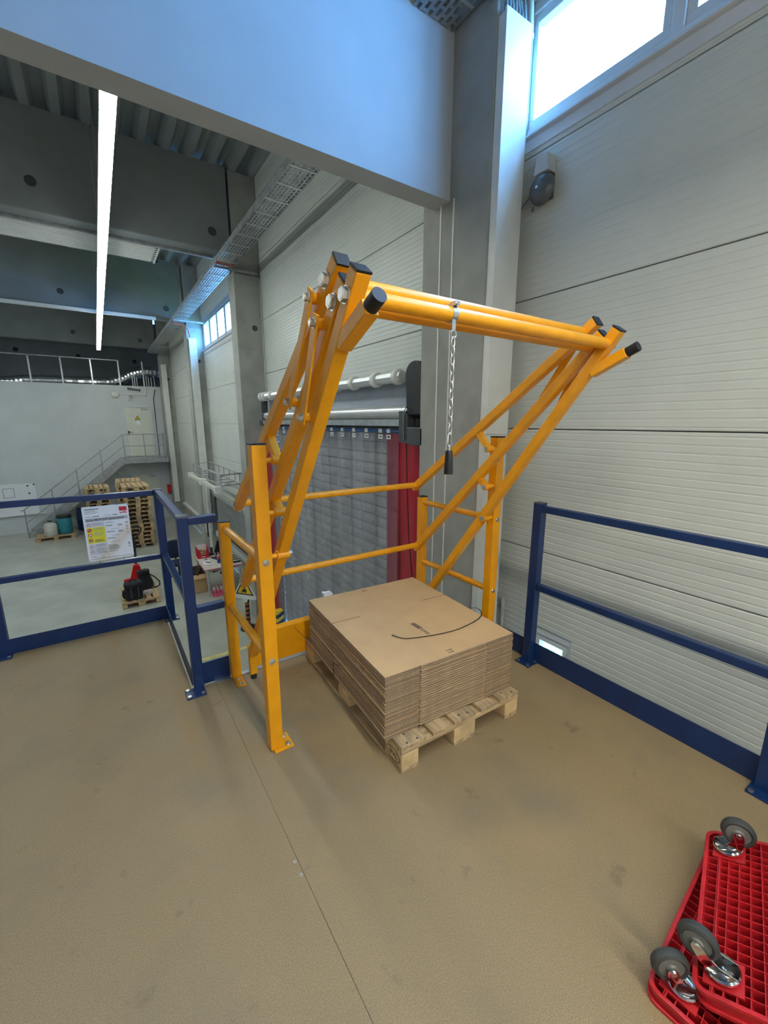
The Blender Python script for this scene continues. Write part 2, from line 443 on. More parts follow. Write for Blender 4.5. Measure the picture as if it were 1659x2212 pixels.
# ---------------------------------------------------------------- windows
def window(num, ys, z0, z1, xin=XW, frame=0.07):
    root = bpy.data.objects.new('window_%d' % num, None); COL.objects.link(root); root['kind'] = 'structure'
    ya, yb_ = ys[0], ys[-1]
    obj('window_frame', MB().box((xin + 0.02, ya, z0), (xin + 0.12, yb_, z0 + 0.07)).box((xin + 0.02, ya, z1 - 0.07), (xin + 0.12, yb_, z1)), frame_white, root, bev=0.006)
    for y in ys: obj('window_mullion', MB().box((xin + 0.02, y - 0.035, z0 + 0.06), (xin + 0.12, y + 0.035, z1 - 0.06)), frame_white, root, bev=0.006)
    for a, b in zip(ys[:-1], ys[1:]):
        a2, b2 = a + 0.035, b - 0.035
        f = MB()
        for bx in ((a2, z0 + 0.07, b2, z0 + 0.13), (a2, z1 - 0.13, b2, z1 - 0.07), (a2, z0 + 0.13, a2 + 0.055, z1 - 0.13), (b2 - 0.055, z0 + 0.13, b2, z1 - 0.13)):
            f.box((xin + 0.035, bx[0], bx[1]), (xin + 0.10, bx[2], bx[3]))
        sa = obj('sash', f, frame_white, root, bev=0.005)
        obj('pane', MB().box((xin + 0.06, a2 + 0.05, z0 + 0.125), (xin + 0.066, b2 - 0.05, z1 - 0.125)), glass, sa)
    obj('window_sill', MB().prism([(xin - 0.05, z0 - 0.02), (xin - 0.05, z0 - 0.005), (xin + 0.12, z0 + 0.005), (xin + 0.12, z0 - 0.02)], 'y', ya - 0.02, yb_ + 0.02).box((xin - 0.012, ya - 0.02, z0 - 0.10), (xin + 0.02, yb_ + 0.02, z0 - 0.02)), frame_white, root, bev=0.004)
    return root


window(1, [-3.3, -2.1, -0.9, 0.3, 1.465, 2.53], WZ0, WZ1)
window(2, [10.75, 11.6, 12.45, 13.3, 14.15], WZ0, WZ1)
window(3, [LW[0], LW[1]], LW[2], LW[3])

# ---------------------------------------------------------------- doors of the far wall
def far_door(num, x0, x1, z0, z1):
    root = bpy.data.objects.new('door_%d' % num, None); COL.objects.link(root); root['kind'] = 'structure'
    f = MB()
    for a, b in (((x0 - 0.07, z0), (x0, z1 + 0.07)), ((x1, z0), (x1 + 0.07, z1 + 0.07)), ((x0, z1), (x1, z1 + 0.07))):
        f.box((a[0], YF - 0.04, a[1]), (b[0], YF, b[1]))
    obj('door_frame', f, frame_white, root, bev=0.006)
    lf = obj('door_leaf', MB().box((x0 + 0.004, YF - 0.03, z0 + 0.006), (x1 - 0.004, YF - 0.001, z1 - 0.004)), door_paint, root, bev=0.004)
    zc = z0 + 1.03
    obj('handle', MB().box((x0 + 0.05, YF - 0.036, zc - 0.12), (x0 + 0.10, YF - 0.03, zc + 0.06)).box((x0 + 0.06, YF - 0.09, zc - 0.012), (x0 + 0.23, YF - 0.07, zc + 0.012)).box((x0 + 0.06, YF - 0.08, zc - 0.012), (x0 + 0.085, YF - 0.03, zc + 0.012)), black_plastic, lf)
    obj('closer', MB().box((x1 - 0.32, YF - 0.08, z1 - 0.11), (x1 - 0.07, YF - 0.03, z1 - 0.05)).box((x1 - 0.5, YF - 0.06, z1 - 0.02), (x1 - 0.15, YF - 0.045, z1 - 0.005)), galv, lf)
    return root, lf


d1, leaf1 = far_door(1, 1.05, 2.00, 0.16, 2.24)
far_door(2, 1.06, 2.01, GZ + 0.01, -0.65)
sg = obj('door_warning_sign', MB().prism([(1.40, 1.70), (1.62, 1.70), (1.51, 1.89)], 'y', YF - 0.036, YF - 0.031), black_plastic, leaf1)
obj('sign_face', MB().prism([(1.43, 1.715), (1.59, 1.715), (1.51, 1.86)], 'y', YF - 0.038, YF - 0.036).box((1.502, YF - 0.04, 1.735), (1.518, YF - 0.038, 1.80), 1), [sign_yellow, black_plastic], leaf1)
obj('notice', MB().box((1.44, YF - 0.034, 1.50), (1.59, YF - 0.031, 1.68)), paper, leaf1)

# ================================================================ YELLOW PALLET GATE
gate = thing('pallet_gate', 'yellow steel tilting pallet gate, raised at the front, around the cardboard pile', 'safety gate', (1.345, 1.85, 0))
PX = (0.570, 2.122); AX = (0.660, 2.034)
TY, SY = 1.845, 2.590          # tall and short posts


def bolt(p, d, r=0.014, l=0.012, parent=None, washer=True):
    p = Vector(p); d = Vector(d).normalized()
    m = MB().cyl(p, p + d * l, r, 6)
    if washer: m.cyl(p, p + d * 0.003, r * 1.22, 16)
    m.cyl(p, p + d * (l + 0.002), r * 0.72, 12)
    return obj('bolt', m, steel, parent)


for sd, px in enumerate(PX):
    s = 1 if sd == 0 else -1
    # tall post
    pt = obj('tall_post', MB().box((px - 0.032, TY - 0.032, 0.008), (px + 0.032, TY + 0.032, 1.535)), yellow, gate, bev=0.004)
    obj('cap', MB().box((px - 0.034, TY - 0.034, 1.535), (px + 0.034, TY + 0.034, 1.543)), black_plastic, pt, bev=0.002)
    xa, xb = sorted((px - s * 0.018, px + s * 0.082))
    obj('base_plate', MB().box((xa, TY - 0.052, 0), (xb, TY + 0.062, 0.008)), yellow, pt, bev=0.002)
    for yy in (TY - 0.028, TY + 0.035): bolt((px + s * 0.058, yy, 0.008), (0, 0, 1), 0.011, 0.010, pt)
    for zz in (1.0, 0.5): bolt((px, TY - 0.032, zz), (0, -1, 0), 0.013, 0.008, pt)
    for zz in (1.0, 0.5): bolt((px - s * -0.032, TY + 0.005, zz - 0.02), (s, 0, 0), 0.012, 0.01, pt) if sd == 2 else None
    if sd == 1:
        for zz in (1.0, 0.5): bolt((px + 0.032, TY, zz), (1, 0, 0), 0.013, 0.014, pt)
    # short post
    ps = obj('short_post', MB().box((px - 0.030, SY - 0.030, 0.006), (px + 0.030, SY + 0.030, 1.040)), yellow, gate, bev=0.004)
    obj('cap', MB().box((px - 0.032, SY - 0.032, 1.040), (px + 0.032, SY + 0.032, 1.047)), black_plastic, ps, bev=0.002)
    obj('base_plate', MB().box((px - 0.028, SY - 0.145, 0), (px + 0.028, SY + 0.028, 0.007)), yellow, ps, bev=0.002)
    for yy in (SY - 0.065, SY - 0.115): bolt((px, yy, 0.007), (0, 0, 1), 0.012, 0.006, ps)
    for zz in (1.0, 0.5):
        obj('side_rail', MB().cyl((px, SY - 0.030, zz), (px, TY + 0.032, zz), 0.0215, 18), yellow, gate, smooth=True)

T = [(1.263, 2.057), (1.217, 1.985), (1.139, 1.988)]           # front tubes (y, z)
RT = [(2.545, 1.150), (2.520, 0.668)]                          # rear tubes
PIV = [1.465, 1.225, 1.02]


def along(p, q, t):
    d = Vector((q[0] - p[0], q[1] - p[1])); d.normalize(); return (q[0] + d.x * t, q[1] + d.y * t)


ends = [RT[0], RT[1], (2.478, 0.185)]
for sd, ax in enumerate(AX):
    s = 1 if sd == 0 else -1
    for k in range(3):
        tip = along(ends[k], T[k], 0.072); tail = along(T[k], ends[k], 0.055 if k < 2 else 0.0)
        m = MB().bar((ax, tail[0], tail[1]), (ax, tip[0], tip[1]), 0.050, 0.050, up=(0, 0.5, 0.8))
        if k == 2:
            m.box((ax - 0.022, 2.478, 0.035), (ax + 0.022, 2.522, 0.23))
        a = obj('arm', m, yellow, gate, bev=0.004)
        capd = along(ends[k], T[k], 0.080)
        obj('cap', MB().bar((ax, tip[0], tip[1]), (ax, capd[0], capd[1]), 0.051, 0.051, up=(0, 0.5, 0.8)), black_plastic, a, bev=0.002)
        if k == 2:
            obj('rubber_foot', MB().cyl((ax, 2.50, 0.0), (ax, 2.50, 0.036), 0.019, 14), black_rubber, a)
            st = (1.205, 1.865); en = (1.045, 1.940)
            m = MB().bar((ax, st[0], st[1]), (ax, en[0], en[1]), 0.046, 0.046, up=(0, 0.3, 1))
            h = obj('stop_stub', m, yellow, gate, bev=0.003)
            e2 = along(st, en, 0.050)
            obj('cap', MB().cyl((ax, en[0], en[1]), (ax, e2[0], e2[1]), 0.023, 20), black_plastic, h, smooth=True)
        # bolt on the outer face, at the front tube and at the rear tube
        bolt((ax - s * 0.025, T[k][0], T[k][1]), (-s, 0, 0), 0.021, 0.016, a)
        if k < 2: bolt((ax - s * 0.025, RT[k][0], RT[k][1]), (-s, 0, 0), 0.013, 0.012, a)
        # pivot bracket, boss and pin
        py, pz = TY - 0.01, PIV[k]
        d = Vector((T[k][0] - ends[k][0], T[k][1] - ends[k][1])).normalized()
        v = Vector((py - ends[k][0], pz - ends[k][1])); foot = Vector(ends[k]) + d * (v.dot(d) - 0.02)
        br = MB().bar((ax, py, pz), (ax, foot.x, foot.y), 0.034, 0.036, up=(0, 0.8, 0.3)) if k < 2 else MB()
        br.cyl((ax - s * 0.030, py, pz), (ax + s * 0.030, py, pz), 0.021, 18)
        bk = obj('pivot_bracket', br, yellow, gate, bev=0.002)
        obj('pivot_pin', MB().cyl((PX[sd] + s * 0.028, py, pz), (ax - s * 0.028, py, pz), 0.012, 12), yellow, bk, smooth=True)
        bolt((ax + s * 0.030, py, pz), (s, 0, 0), 0.013, 0.012, bk)
        obj('weld_boss', MB().cyl((PX[sd] - s * 0.036, py - 0.012, pz), (PX[sd] - s * 0.028, py - 0.012, pz), 0.013, 12), yellow, pt) if False else None
    # flat link bars on the outer faces
    lx = ax - s * 0.048
    for (p, q) in (((1.335, 2.020), (1.545, 1.706)), ((1.300, 1.938), (1.425, 1.648))):
        lk = obj('link_bar', MB().bar((lx, *along(q, p, 0.028)), (lx, *along(p, q, 0.022)), 0.008, 0.040, up=(0, 0.8, 0.5)), yellow, gate, bev=0.002)
        for e in (p, q):
            obj('spacer', MB().cyl((lx, *e), (ax - s * 0.02, *e), 0.017, 16), yellow, lk, smooth=True)
            bolt((lx - s * 0.004, *e), (-s, 0, 0), 0.013, 0.014, lk)
for k in range(3):
    obj('front_tube', MB().cyl((AX[0] + 0.02, *T[k]), (AX[1] - 0.02, *T[k]), 0.0245, 24), yellow, gate, smooth=True)
for k in range(2):
    obj('rear_tube', MB().cyl((AX[0] + 0.02, *RT[k]), (AX[1] - 0.02, *RT[k]), 0.0215, 20), yellow, gate, smooth=True)
kp = MB().prism([(2.535, 0.05), (2.540, 0.05), (2.540, 0.272), (2.575, 0.285), (2.575, 0.290), (2.535, 0.277)], 'x', AX[0] + 0.022, AX[1] - 0.022)
obj('kick_plate', kp, yellow, gate, bev=0.0015)

# pull chain with grip, clamped to the front tube
chx, chy = 1.042, T[2][0]
ch = thing('pull_chain', 'steel pull chain with black grip hanging from the gate\'s front tube', 'chain', (chx, chy, 1.45))
cl = MB().lathe([(0.0245, -0.011), (0.0275, -0.011), (0.0275, 0.011), (0.0245, 0.011)], (chx, chy, T[2][1]), (1, 0, 0), 24)
cl.cbox((chx + 0.004, chy - 0.012, T[2][1] + 0.031), (0.02, 0.03, 0.014)); cl.cyl((chx, chy - 0.03, T[2][1] + 0.031), (chx, chy + 0.012, T[2][1] + 0.031), 0.005, 8)
obj('hose_clamp', cl, steel, ch, smooth=True)
obj('tab', MB().cbox((chx - 0.004, chy - 0.018, T[2][1] - 0.035), (0.016, 0.004, 0.034)), steel, ch)


def ring(c, r, w, rt, axis='y', n=20, stretch=1.0):
    pts = []
    for i in range(n):
        t = 2 * math.pi * i / n
        u, v = r * math.cos(t), r * stretch * math.sin(t)
        pts.append((c[0] + (u if axis == 'y' else 0), c[1] + (u if axis == 'x' else 0), c[2] + v))
    return MB().tube(pts, rt, 6, closed=True)


z = 1.930
obj('eye', ring((chx - 0.004, chy - 0.018, z - 0.008), 0.0125, 0, 0.003, 'y'), steel, ch, smooth=True)
z = 1.912; k = 0
link_a = mesh(ring((0, 0, 0), 0.0075, 0, 0.0026, 'y', 16, 2.3), 'chain_link'); link_b = mesh(ring((0, 0, 0), 0.0075, 0, 0.0026, 'x', 16, 2.3), 'chain_link')
while z > 1.605:
    o = obj('chain_link', None, steel, ch, me=link_a if k % 2 == 0 else link_b); o.location = (chx - 0.004 - k * 0.0001, chy - 0.018, z - 0.015)
    if not k // 2:
        for p in o.data.polygons: p.use_smooth = True
    z -= 0.0292; k += 1
obj('snap_hook', MB().tube([(chx - 0.006 + a, chy - 0.018, 1.573 + b) for a, b in ((0, 0.022), (0.008, 0.016), (0.008, -0.010), (0.011, -0.016), (0.005, -0.026), (-0.006, -0.026), (-0.011, -0.016), (-0.008, -0.008), (-0.008, 0.015), (0, 0.022))], 0.0025, 6), steel, ch, smooth=True)
obj('eye_screw', MB().tube([(chx - 0.006, chy - 0.018, 1.552), (chx - 0.006, chy - 0.018, 1.530)], 0.0045, 8), steel, ch)
obj('grip', MB().lathe([(0.0, 1.533), (0.011, 1.533), (0.013, 1.528), (0.015, 1.49), (0.0165, 1.455), (0.0165, 1.448), (0.0, 1.446)], (chx - 0.006, chy - 0.018, 0), (0, 0, 1), 16), black_plastic, ch, smooth=True)


# ================================================================ BLUE RAILINGS
def base_plate(parent, x, y, w=0.055, d=0.055, off=(0, 0)):
    b = obj('base_plate', MB().box((x + off[0] - w, y + off[1] - d, 0), (x + off[0] + w, y + off[1] + d, 0.010)), blue, parent, bev=0.002)
    for sx in (-1, 1):
        for sy in (-1, 1):
            if sx == 1 and sy == 1: continue
            obj('bolt', MB().cyl((x + off[0] + sx * w * 0.70, y + off[1] + sy * d * 0.70, 0.010), (x + off[0] + sx * w * 0.70, y + off[1] + sy * d * 0.70, 0.016), 0.011, 12), steel, b)


def rpost(parent, x, y, h=1.10):
    p = obj('post', MB().box((x - 0.03, y - 0.03, 0.008), (x + 0.03, y + 0.03, h - 0.006)), blue, parent, bev=0.004)
    obj('cap', MB().box((x - 0.031, y - 0.031, h - 0.006), (x + 0.031, y + 0.031, h)), dark_grey, p, bev=0.002)


# across the far edge of the platform
YR, XD, YD = 3.786, 0.343, 2.605
rl = thing('guard_railing', 'blue guard railing with the white load notice, in front of the pallet truck', 'railing', (-0.5, YR, 0))
for x in (XD, -0.735, -2.2):
    rpost(rl, x, YR, 1.105)
    base_plate(rl, x, YR, 0.055, 0.055, (-0.005, -0.06))
xs = (-4.0, XD - 0.03)
obj('top_rail', MB().box((xs[0], YR - 0.022, 1.055), (xs[1], YR + 0.022, 1.098)), blue, rl, bev=0.004)
obj('middle_rail', MB().box((xs[0], YR - 0.020, 0.525), (xs[1], YR + 0.020, 0.565)), blue, rl, bev=0.004)
obj('toe_board', MB().box((xs[0], YR - 0.034, 0.0), (xs[1] + 0.02, YR - 0.030, 0.115)), blue, rl, bev=0.001)
# return beside the gate with the short stub rails
rr = thing('guard_railing', 'short blue return railing between the notice railing and the yellow gate', 'railing', (XD, YD, 0))
rpost(rr, XD, YD, 1.105); base_plate(rr, XD, YD, 0.055, 0.05, (-0.03, -0.07))
obj('top_rail', MB().box((XD - 0.022, YD + 0.03, 1.058), (XD + 0.022, YR - 0.03, 1.100)), blue, rr, bev=0.004)
obj('middle_rail', MB().box((XD - 0.020, YD + 0.03, 0.540), (XD + 0.020, YR - 0.03, 0.580)), blue, rr, bev=0.004)
obj('toe_board', MB().box((XD - 0.034, YD + 0.03, 0.0), (XD - 0.030, YR - 0.04, 0.115)), blue, rr)
obj('stub_rail', MB().box((XD + 0.03, YD - 0.022, 1.045), (0.532, YD + 0.022, 1.090)), blue, rr, bev=0.004)
obj('stub_rail', MB().box((XD + 0.03, YD - 0.022, 0.490), (0.534, YD + 0.022, 0.535)), blue, rr, bev=0.004)
obj('toe_board', MB().box((XD + 0.03, YD + 0.002, 0.0), (0.538, YD + 0.006, 0.145)), blue, rr)
# along the side wall
XR = 2.318
rg = thing('guard_railing', 'long blue guard railing along the ribbed white panel wall', 'railing', (XR, 1.0, 0))
for y in (1.632, 0.355, -1.0):
    rpost(rg, XR, y, 1.125 if y > 1 else 1.12); base_plate(rg, XR, y, 0.055, 0.055, (-0.03, -0.01))
obj('top_rail', MB().box((XR - 0.022, -3.0, 1.065), (XR + 0.022, 1.632 - 0.03, 1.108)), blue, rg, bev=0.004)
obj('middle_rail', MB().box((XR - 0.020, -3.0, 0.535), (XR + 0.020, 1.632 - 0.03, 0.578)), blue, rg, bev=0.004)
obj('toe_board', MB().box((XR + 0.016, -3.0, 0.0), (XR + 0.021, 2.35, 0.140)), blue, rg, bev=0.001)

# ---------------------------------------------------------------- load notice on the far railing
sy = YR - 0.048
sn = thing('load_notice', 'white load notice with red logo and yellow block hung on the blue railing', 'sign', (-0.02, sy, 0.8))
sx0, sx1, sz0, sz1 = -0.166, 0.128, 0.594, 1.016
obj('board', MB().box((sx0, sy, sz0), (sx1, sy + 0.006, sz1)), paper, sn, bev=0.001)


def pr(name, u0, v0, u1, v1, m, lvl=1, parent=sn):
    """flat print on the notice, u from its left edge, v from its top edge, as fractions"""
    W, H = sx1 - sx0, sz1 - sz0
    return obj(name, MB().box((sx0 + u0 * W, sy - 0.0004 * lvl, sz1 - v1 * H), (sx0 + u1 * W, sy - 0.0004 * (lvl - 1), sz1 - v0 * H)), m, parent)


FW = lambda u, v, lvl=2: basis((sx0 + u * (sx1 - sx0), sy - 0.0004 * lvl, sz1 - v * (sz1 - sz0)), (1, 0, 0), (0, 0, 1))
lg = pr('logo_field', 0.795, 0.045, 0.965, 0.165, print_red)
text('META', 0.0205, paper, sn, FW(0.880, 0.138), 'lettering', 'CENTER', sx=0.98, bold=0.0006)
pr('header_band', 0.045, 0.212, 0.965, 0.272, print_grey)
text('System META CLIP Geschossanlage', 0.0205, print_dark, sn, FW(0.07, 0.243), 'lettering', sx=0.80, bold=0.0004)
pr('warning_field', 0.045, 0.285, 0.43, 0.365, print_pale)
pr('instruction_field', 0.045, 0.375, 0.43, 0.665, print_yellow)
pr('warning_field', 0.045, 0.675, 0.43, 0.885, print_pale)
pr('column_rule', 0.435, 0.285, 0.438, 0.97, print_line)


def lines(u0, u1, vs, h=0.007, m=print_line):
    for i, v in enumerate(vs):
        pr('print_line', u0, v, u0 + (u1 - u0) * (0.72 + 0.28 * ((i * 7) % 5) / 4), v + h, m, 2)


lines(0.05, 0.47, [0.040], 0.013, print_dark); lines(0.05, 0.36, [0.068, 0.086, 0.104, 0.122], 0.006)
pr('print_line', 0.05, 0.178, 0.19, 0.186, print_line); pr('print_line', 0.21, 0.176, 0.35, 0.188, print_dark)
pr('print_line', 0.45, 0.175, 0.61, 0.182, print_line); pr('print_line', 0.64, 0.173, 0.74, 0.185, print_dark)
lines(0.18, 0.42, [0.300, 0.318, 0.336], 0.006); lines(0.19, 0.42, [0.395, 0.410, 0.475, 0.492, 0.510, 0.528], 0.007, print_line); lines(0.19, 0.42, [0.605, 0.630], 0.010, print_dark)
lines(0.19, 0.42, [0.690, 0.705, 0.720, 0.760, 0.778, 0.800, 0.818, 0.840], 0.007)
lines(0.06, 0.22, [0.905, 0.918], 0.005); lines(0.27, 0.38, [0.905, 0.945], 0.006)
lines(0.46, 0.68, [0.300, 0.318], 0.007); lines(0.46, 0.66, [0.365], 0.011, print_dark); lines(0.72, 0.84, [0.362, 0.380], 0.008, print_dark)
lines(0.56, 0.80, [0.435], 0.006); lines(0.46, 0.70, [0.480], 0.010, print_dark); lines(0.72, 0.84, [0.478, 0.496], 0.008, print_dark)
lines(0.56, 0.80, [0.555], 0.006); lines(0.46, 0.70, [0.600], 0.010, print_dark); lines(0.54, 0.80, [0.672], 0.006)
lines(0.46, 0.72, [0.730, 0.752, 0.772, 0.792, 0.812, 0.845], 0.008, print_dark)
for v in (0.33, 0.345, 0.40, 0.43, 0.46, 0.53, 0.72, 0.735, 0.755, 0.79): pr('print_line', 0.90, v, 0.95, v + 0.008, print_dark, 2)
pr('print_line', 0.05, 0.955, 0.95, 0.963, print_line, 2)
for v in (0.325, 0.725, 0.815):
    W, H = sx1 - sx0, sz1 - sz0; cx_, cz_ = sx0 + 0.105 * W, sz1 - v * H
    obj('warning_triangle', MB().prism([(cx_ - 0.013, cz_ - 0.009), (cx_ + 0.013, cz_ - 0.009), (cx_, cz_ + 0.013)], 'y', sy - 0.0008, sy - 0.0004).prism([(cx_ - 0.008, cz_ - 0.006), (cx_ + 0.008, cz_ - 0.006), (cx_, cz_ + 0.007)], 'y', sy - 0.0012, sy - 0.0008, 1), [print_red, paper], sn)
for v, m2 in ((0.425, print_red), (0.515, paper), (0.610, print_line)):
    W, H = sx1 - sx0, sz1 - sz0; cx_, cz_ = sx0 + 0.105 * W, sz1 - v * H
    q = MB().cyl((cx_, sy - 0.0004, cz_), (cx_, sy - 0.0008, cz_), 0.0135, 18).cyl((cx_, sy - 0.0008, cz_), (cx_, sy - 0.0012, cz_), 0.0095, 18, mi=1)
    q.bar((cx_ - 0.007, sy - 0.0013, cz_ + 0.007), (cx_ + 0.007, sy - 0.0013, cz_ - 0.007), 0.0004, 0.003, up=(0.7, 0, 0.7), mi=2 if m2 is not print_red else 3)
    obj('prohibition_mark', q, [print_red, m2, print_red, paper], sn)
for u, v in ((0.02, 0.015), (0.98, 0.015), (0.02, 0.985), (0.98, 0.985)):
    obj('rivet', MB().cyl((sx0 + u * 0.294, sy - 0.002, sz1 - v * 0.422), (sx0 + u * 0.294, sy, sz1 - v * 0.422), 0.003, 10), black_plastic, sn)
for x in (-0.10, 0.06):
    for z in (1.016, 0.594):
        obj('cable_tie', MB().tube([(x, sy - 0.001, z - 0.006 if z > .8 else z + 0.006), (x, YR - 0.027, z + (0.05 if z > .8 else -0.03)), (x, YR + 0.024, z + (0.05 if z > .8 else -0.03))], 0.0015, 5), black_plastic, sn)


# ================================================================ EURO PALLET
def pallet_parts(root):
    ux = lambda x: x - 0.4
    out = []
    for x0, x1 in ((0, 0.145), (0.18875, 0.28875), (0.3275, 0.4725), (0.51125, 0.61125), (0.655, 0.8)):
        out.append(obj('deck_board', MB().box((ux(x0), -0.6, 0.122), (ux(x1), 0.6, 0.144)), wood, root, bev=0.003))
    for y in (-0.6, -0.0725, 0.455):
        out.append(obj('cross_board', MB().box((-0.4, y, 0.100), (0.4, y + 0.145, 0.1215)), wood_cross, root, bev=0.002))
    for x0, x1 in ((0, 0.1), (0.3275, 0.4725), (0.7, 0.8)):
        out.append(obj('skid_board', MB().box((ux(x0), -0.6, 0.0), (ux(x1), 0.6, 0.0215)), wood, root, bev=0.002))
        for y in (-0.6, -0.0725, 0.455):
            out.append(obj('block', MB().box((ux(x0), y, 0.022), (ux(x1), y + 0.145, 0.0995)), wood_block, root, bev=0.004))
    return out


pal = thing('wooden_pallet', 'wooden pallet under the flattened cardboard boxes on the platform', 'pallet', (1.422, 1.928, 0), local=True, rot=(0, 0, R(-1.8)))
parts = pallet_parts(pal)
nblk = [o for o in parts if o.name.startswith('block')][0]
ov = MB()
pts = [(-0.4007, -0.5275 + 0.058 * math.cos(t), 0.062 + 0.031 * math.sin(t)) for t in [2 * math.pi * i / 32 for i in range(32)]]
obj('stamp_ring', ov.tube(pts, 0.0015, 5, closed=True), ink, nblk)
tx = text('EPAL', 0.036, ink_brown, None, Matrix(), 'stamp_lettering', 'CENTER', 0.0003, 0.95, 0.0006)
tx.matrix_world = Matrix.Identity(4); tx.parent = nblk
tx.matrix_local = basis((-0.4006, -0.5275, 0.062), (0, -1, 0), (0, 0, 1))
for x, y in ((-0.36, -0.585), (-0.30, -0.585), (-0.34, -0.53), (0.36, -0.585), (0.30, -0.56), (-0.02, -0.57), (0.03, -0.58)):
    obj('nail', MB().cyl((x, y, 0.1438), (x, y, 0.1448), 0.006, 10), dark_grey, pal)

# ================================================================ FLATTENED BOXES
SW, SL, ST = 0.415, 0.498, 0.336 / 26
stack_M = Matrix.Translation((1.41, 1.892, 0.1445)) @ Matrix.Rotation(R(-3.7), 4, 'Z')


def sheet_mesh(seed):
    rnd = random.Random(seed); m = MB(); t = ST * 0.37
    ys, gp, sl = 0.118, 0.006, 0.19
    for k, z in enumerate((0.0, ST - t - 0.0004)):
        j = rnd.uniform(-0.002, 0.002)
        E = [0, 0, 1, 1, 1, 1]     # top/bottom kraft, edges raw
        def bx(x0, x1, y0, y1): m.box((x0, y0, z), (x1, y1, z + t), [0, 0, 1, 1, 1, 1])
        # outer flap zones left and right, with the slot between them, and the centre
        for s0, s1 in ((-SW + j, -SW + sl), (SW - sl, SW + j)):
            bx(s0, s1, -SL + j, ys - gp / 2); bx(s0, s1, ys + gp / 2, SL + j)
        bx(-SW + sl, SW - sl, -SL + (0.004 if k else 0.022), SL - 0.002)
    # folded front edge of the middle panel
    a = rnd.uniform(-0.001, 0.001)
    m.prism([(-SL + 0.024, 0.0046), (-SL + 0.002, 0.0046), (-SL - 0.0015, 0.0066), (-SL - 0.0015, ST - 0.0026), (-SL + 0.002, ST - 0.0006), (-SL + 0.024, ST - 0.0006)], 'x', -0.212 + a, 0.222 + a, 2)
    return m


variants = [mesh(sheet_mesh(i), 'flat_cardboard_box') for i in range(5)]
for me in variants:
    for mm in (kraft, kraft_edge, kraft_fold): me.materials.append(mm)
for i in range(26):
    o = obj('flat_cardboard_box', None, None, me=variants[i % 5])
    d = 0.0025
    o.matrix_world = stack_M @ Matrix.Translation((random.uniform(-d, d), random.uniform(-d, d), i * ST)) @ Matrix.Rotation(R(random.uniform(-.12, .12)), 4, 'Z')
    q = 25 - i
    lab = 'flattened cardboard box with black strap lying on it, top of the pallet pile' if q == 0 else 'flattened cardboard box, %s from the top of the pallet pile' % ORD[q] if q < 25 else 'flattened cardboard box lying directly on the pallet, bottom of the pile'
    tag(o, lab, 'cardboard', 'flattened boxes piled on the platform pallet')
top_box = o; TB = o.matrix_world.copy(); topz = ST


def on_top(name, mb, m):
    c = obj(name, mb, m); c.parent = top_box; return c


on_top('printed_block', MB().prism([(-0.021, -0.115), (0.008, -0.115), (0.016, -0.190), (-0.013, -0.190)], 'z', topz - 0.0003, topz + 0.0004), ink_brown)
tx = text('KVHS', 0.034, ink, None, Matrix(), 'printed_lettering', 'LEFT', 0.0003, 0.82, 0.0)
tx.parent = top_box; tx.matrix_local = basis((-0.002, -0.200, topz + 0.0003), (0.06, -1, 0), (1, 0.06, 0))
def arrow(x0, y0, x1, y1):
    d = Vector((x1 - x0, y1 - y0)).normalized(); p = Vector((-d.y, d.x))
    q = MB().prism([(x0 + p.x * .0016, y0 + p.y * .0016), (x0 - p.x * .0016, y0 - p.y * .0016), (x1 - p.x * .0016 - d.x * .008, y1 - p.y * .0016 - d.y * .008), (x1 + p.x * .0016 - d.x * .008, y1 + p.y * .0016 - d.y * .008)], 'z', topz - 0.0003, topz + 0.0004)
    q.prism([(x1, y1), (x1 - d.x * .012 + p.x * .005, y1 - d.y * .012 + p.y * .005), (x1 - d.x * .012 - p.x * .005, y1 - d.y * .012 - p.y * .005)], 'z', topz - 0.0003, topz + 0.0005)
    on_top('printed_arrow', q, ink)
arrow(-0.026, -0.454, 0.014, -0.455); arrow(-0.027, -0.474, 0.012, -0.474)
arrow(-0.008, 0.463, -0.045, 0.464); arrow(-0.003, 0.446, -0.040, 0.447)

# black plastic strap lying on the pile, its end springing up past the edge
sp = [(-0.189, -0.185, 0.008), (-0.165, -0.222, 0.003), (-0.143, -0.249, 0.0025), (-0.08, -0.273, 0.0025), (-0.003, -0.291, 0.0025), (0.06, -0.304, 0.0025), (0.126, -0.312, 0.003),
      (0.19, -0.311, 0.003), (0.252, -0.303, 0.004), (0.31, -0.293, 0.005), (0.362, -0.279, 0.008), (0.398, -0.262, 0.012), (0.420, -0.235, 0.018), (0.432, -0.20, 0.020), (0.432, -0.165, 0.014), (0.424, -0.14, 0.003)]
st = MB(); tp = 0.336
P3 = [stack_M @ Vector((a, b, tp + c)) for a, b, c in sp]
vs = []; N = len(P3)
for i, p in enumerate(P3):
    d = (P3[min(i + 1, N - 1)] - P3[max(i - 1, 0)]).normalized(); sd = d.cross(Vector((0, 0, 1))).normalized() * 0.0032
    for a, b in ((-1, 0), (1, 0), (1, 1), (-1, 1)): vs.append(p + sd * a + Vector((0, 0, 0.0011 * b)))
fs = []
for i in range(N - 1):
    for k in range(4): fs.append((i * 4 + k, i * 4 + (k + 1) % 4, i * 4 + 4 + (k + 1) % 4, i * 4 + 4 + k))
fs += [(3, 2, 1, 0), ((N - 1) * 4, (N - 1) * 4 + 1, (N - 1) * 4 + 2, (N - 1) * 4 + 3)]
st.add(vs, fs)
tag(obj('packing_strap', st, black_plastic), 'black packing strap curling across the top of the cardboard pile', 'strap')
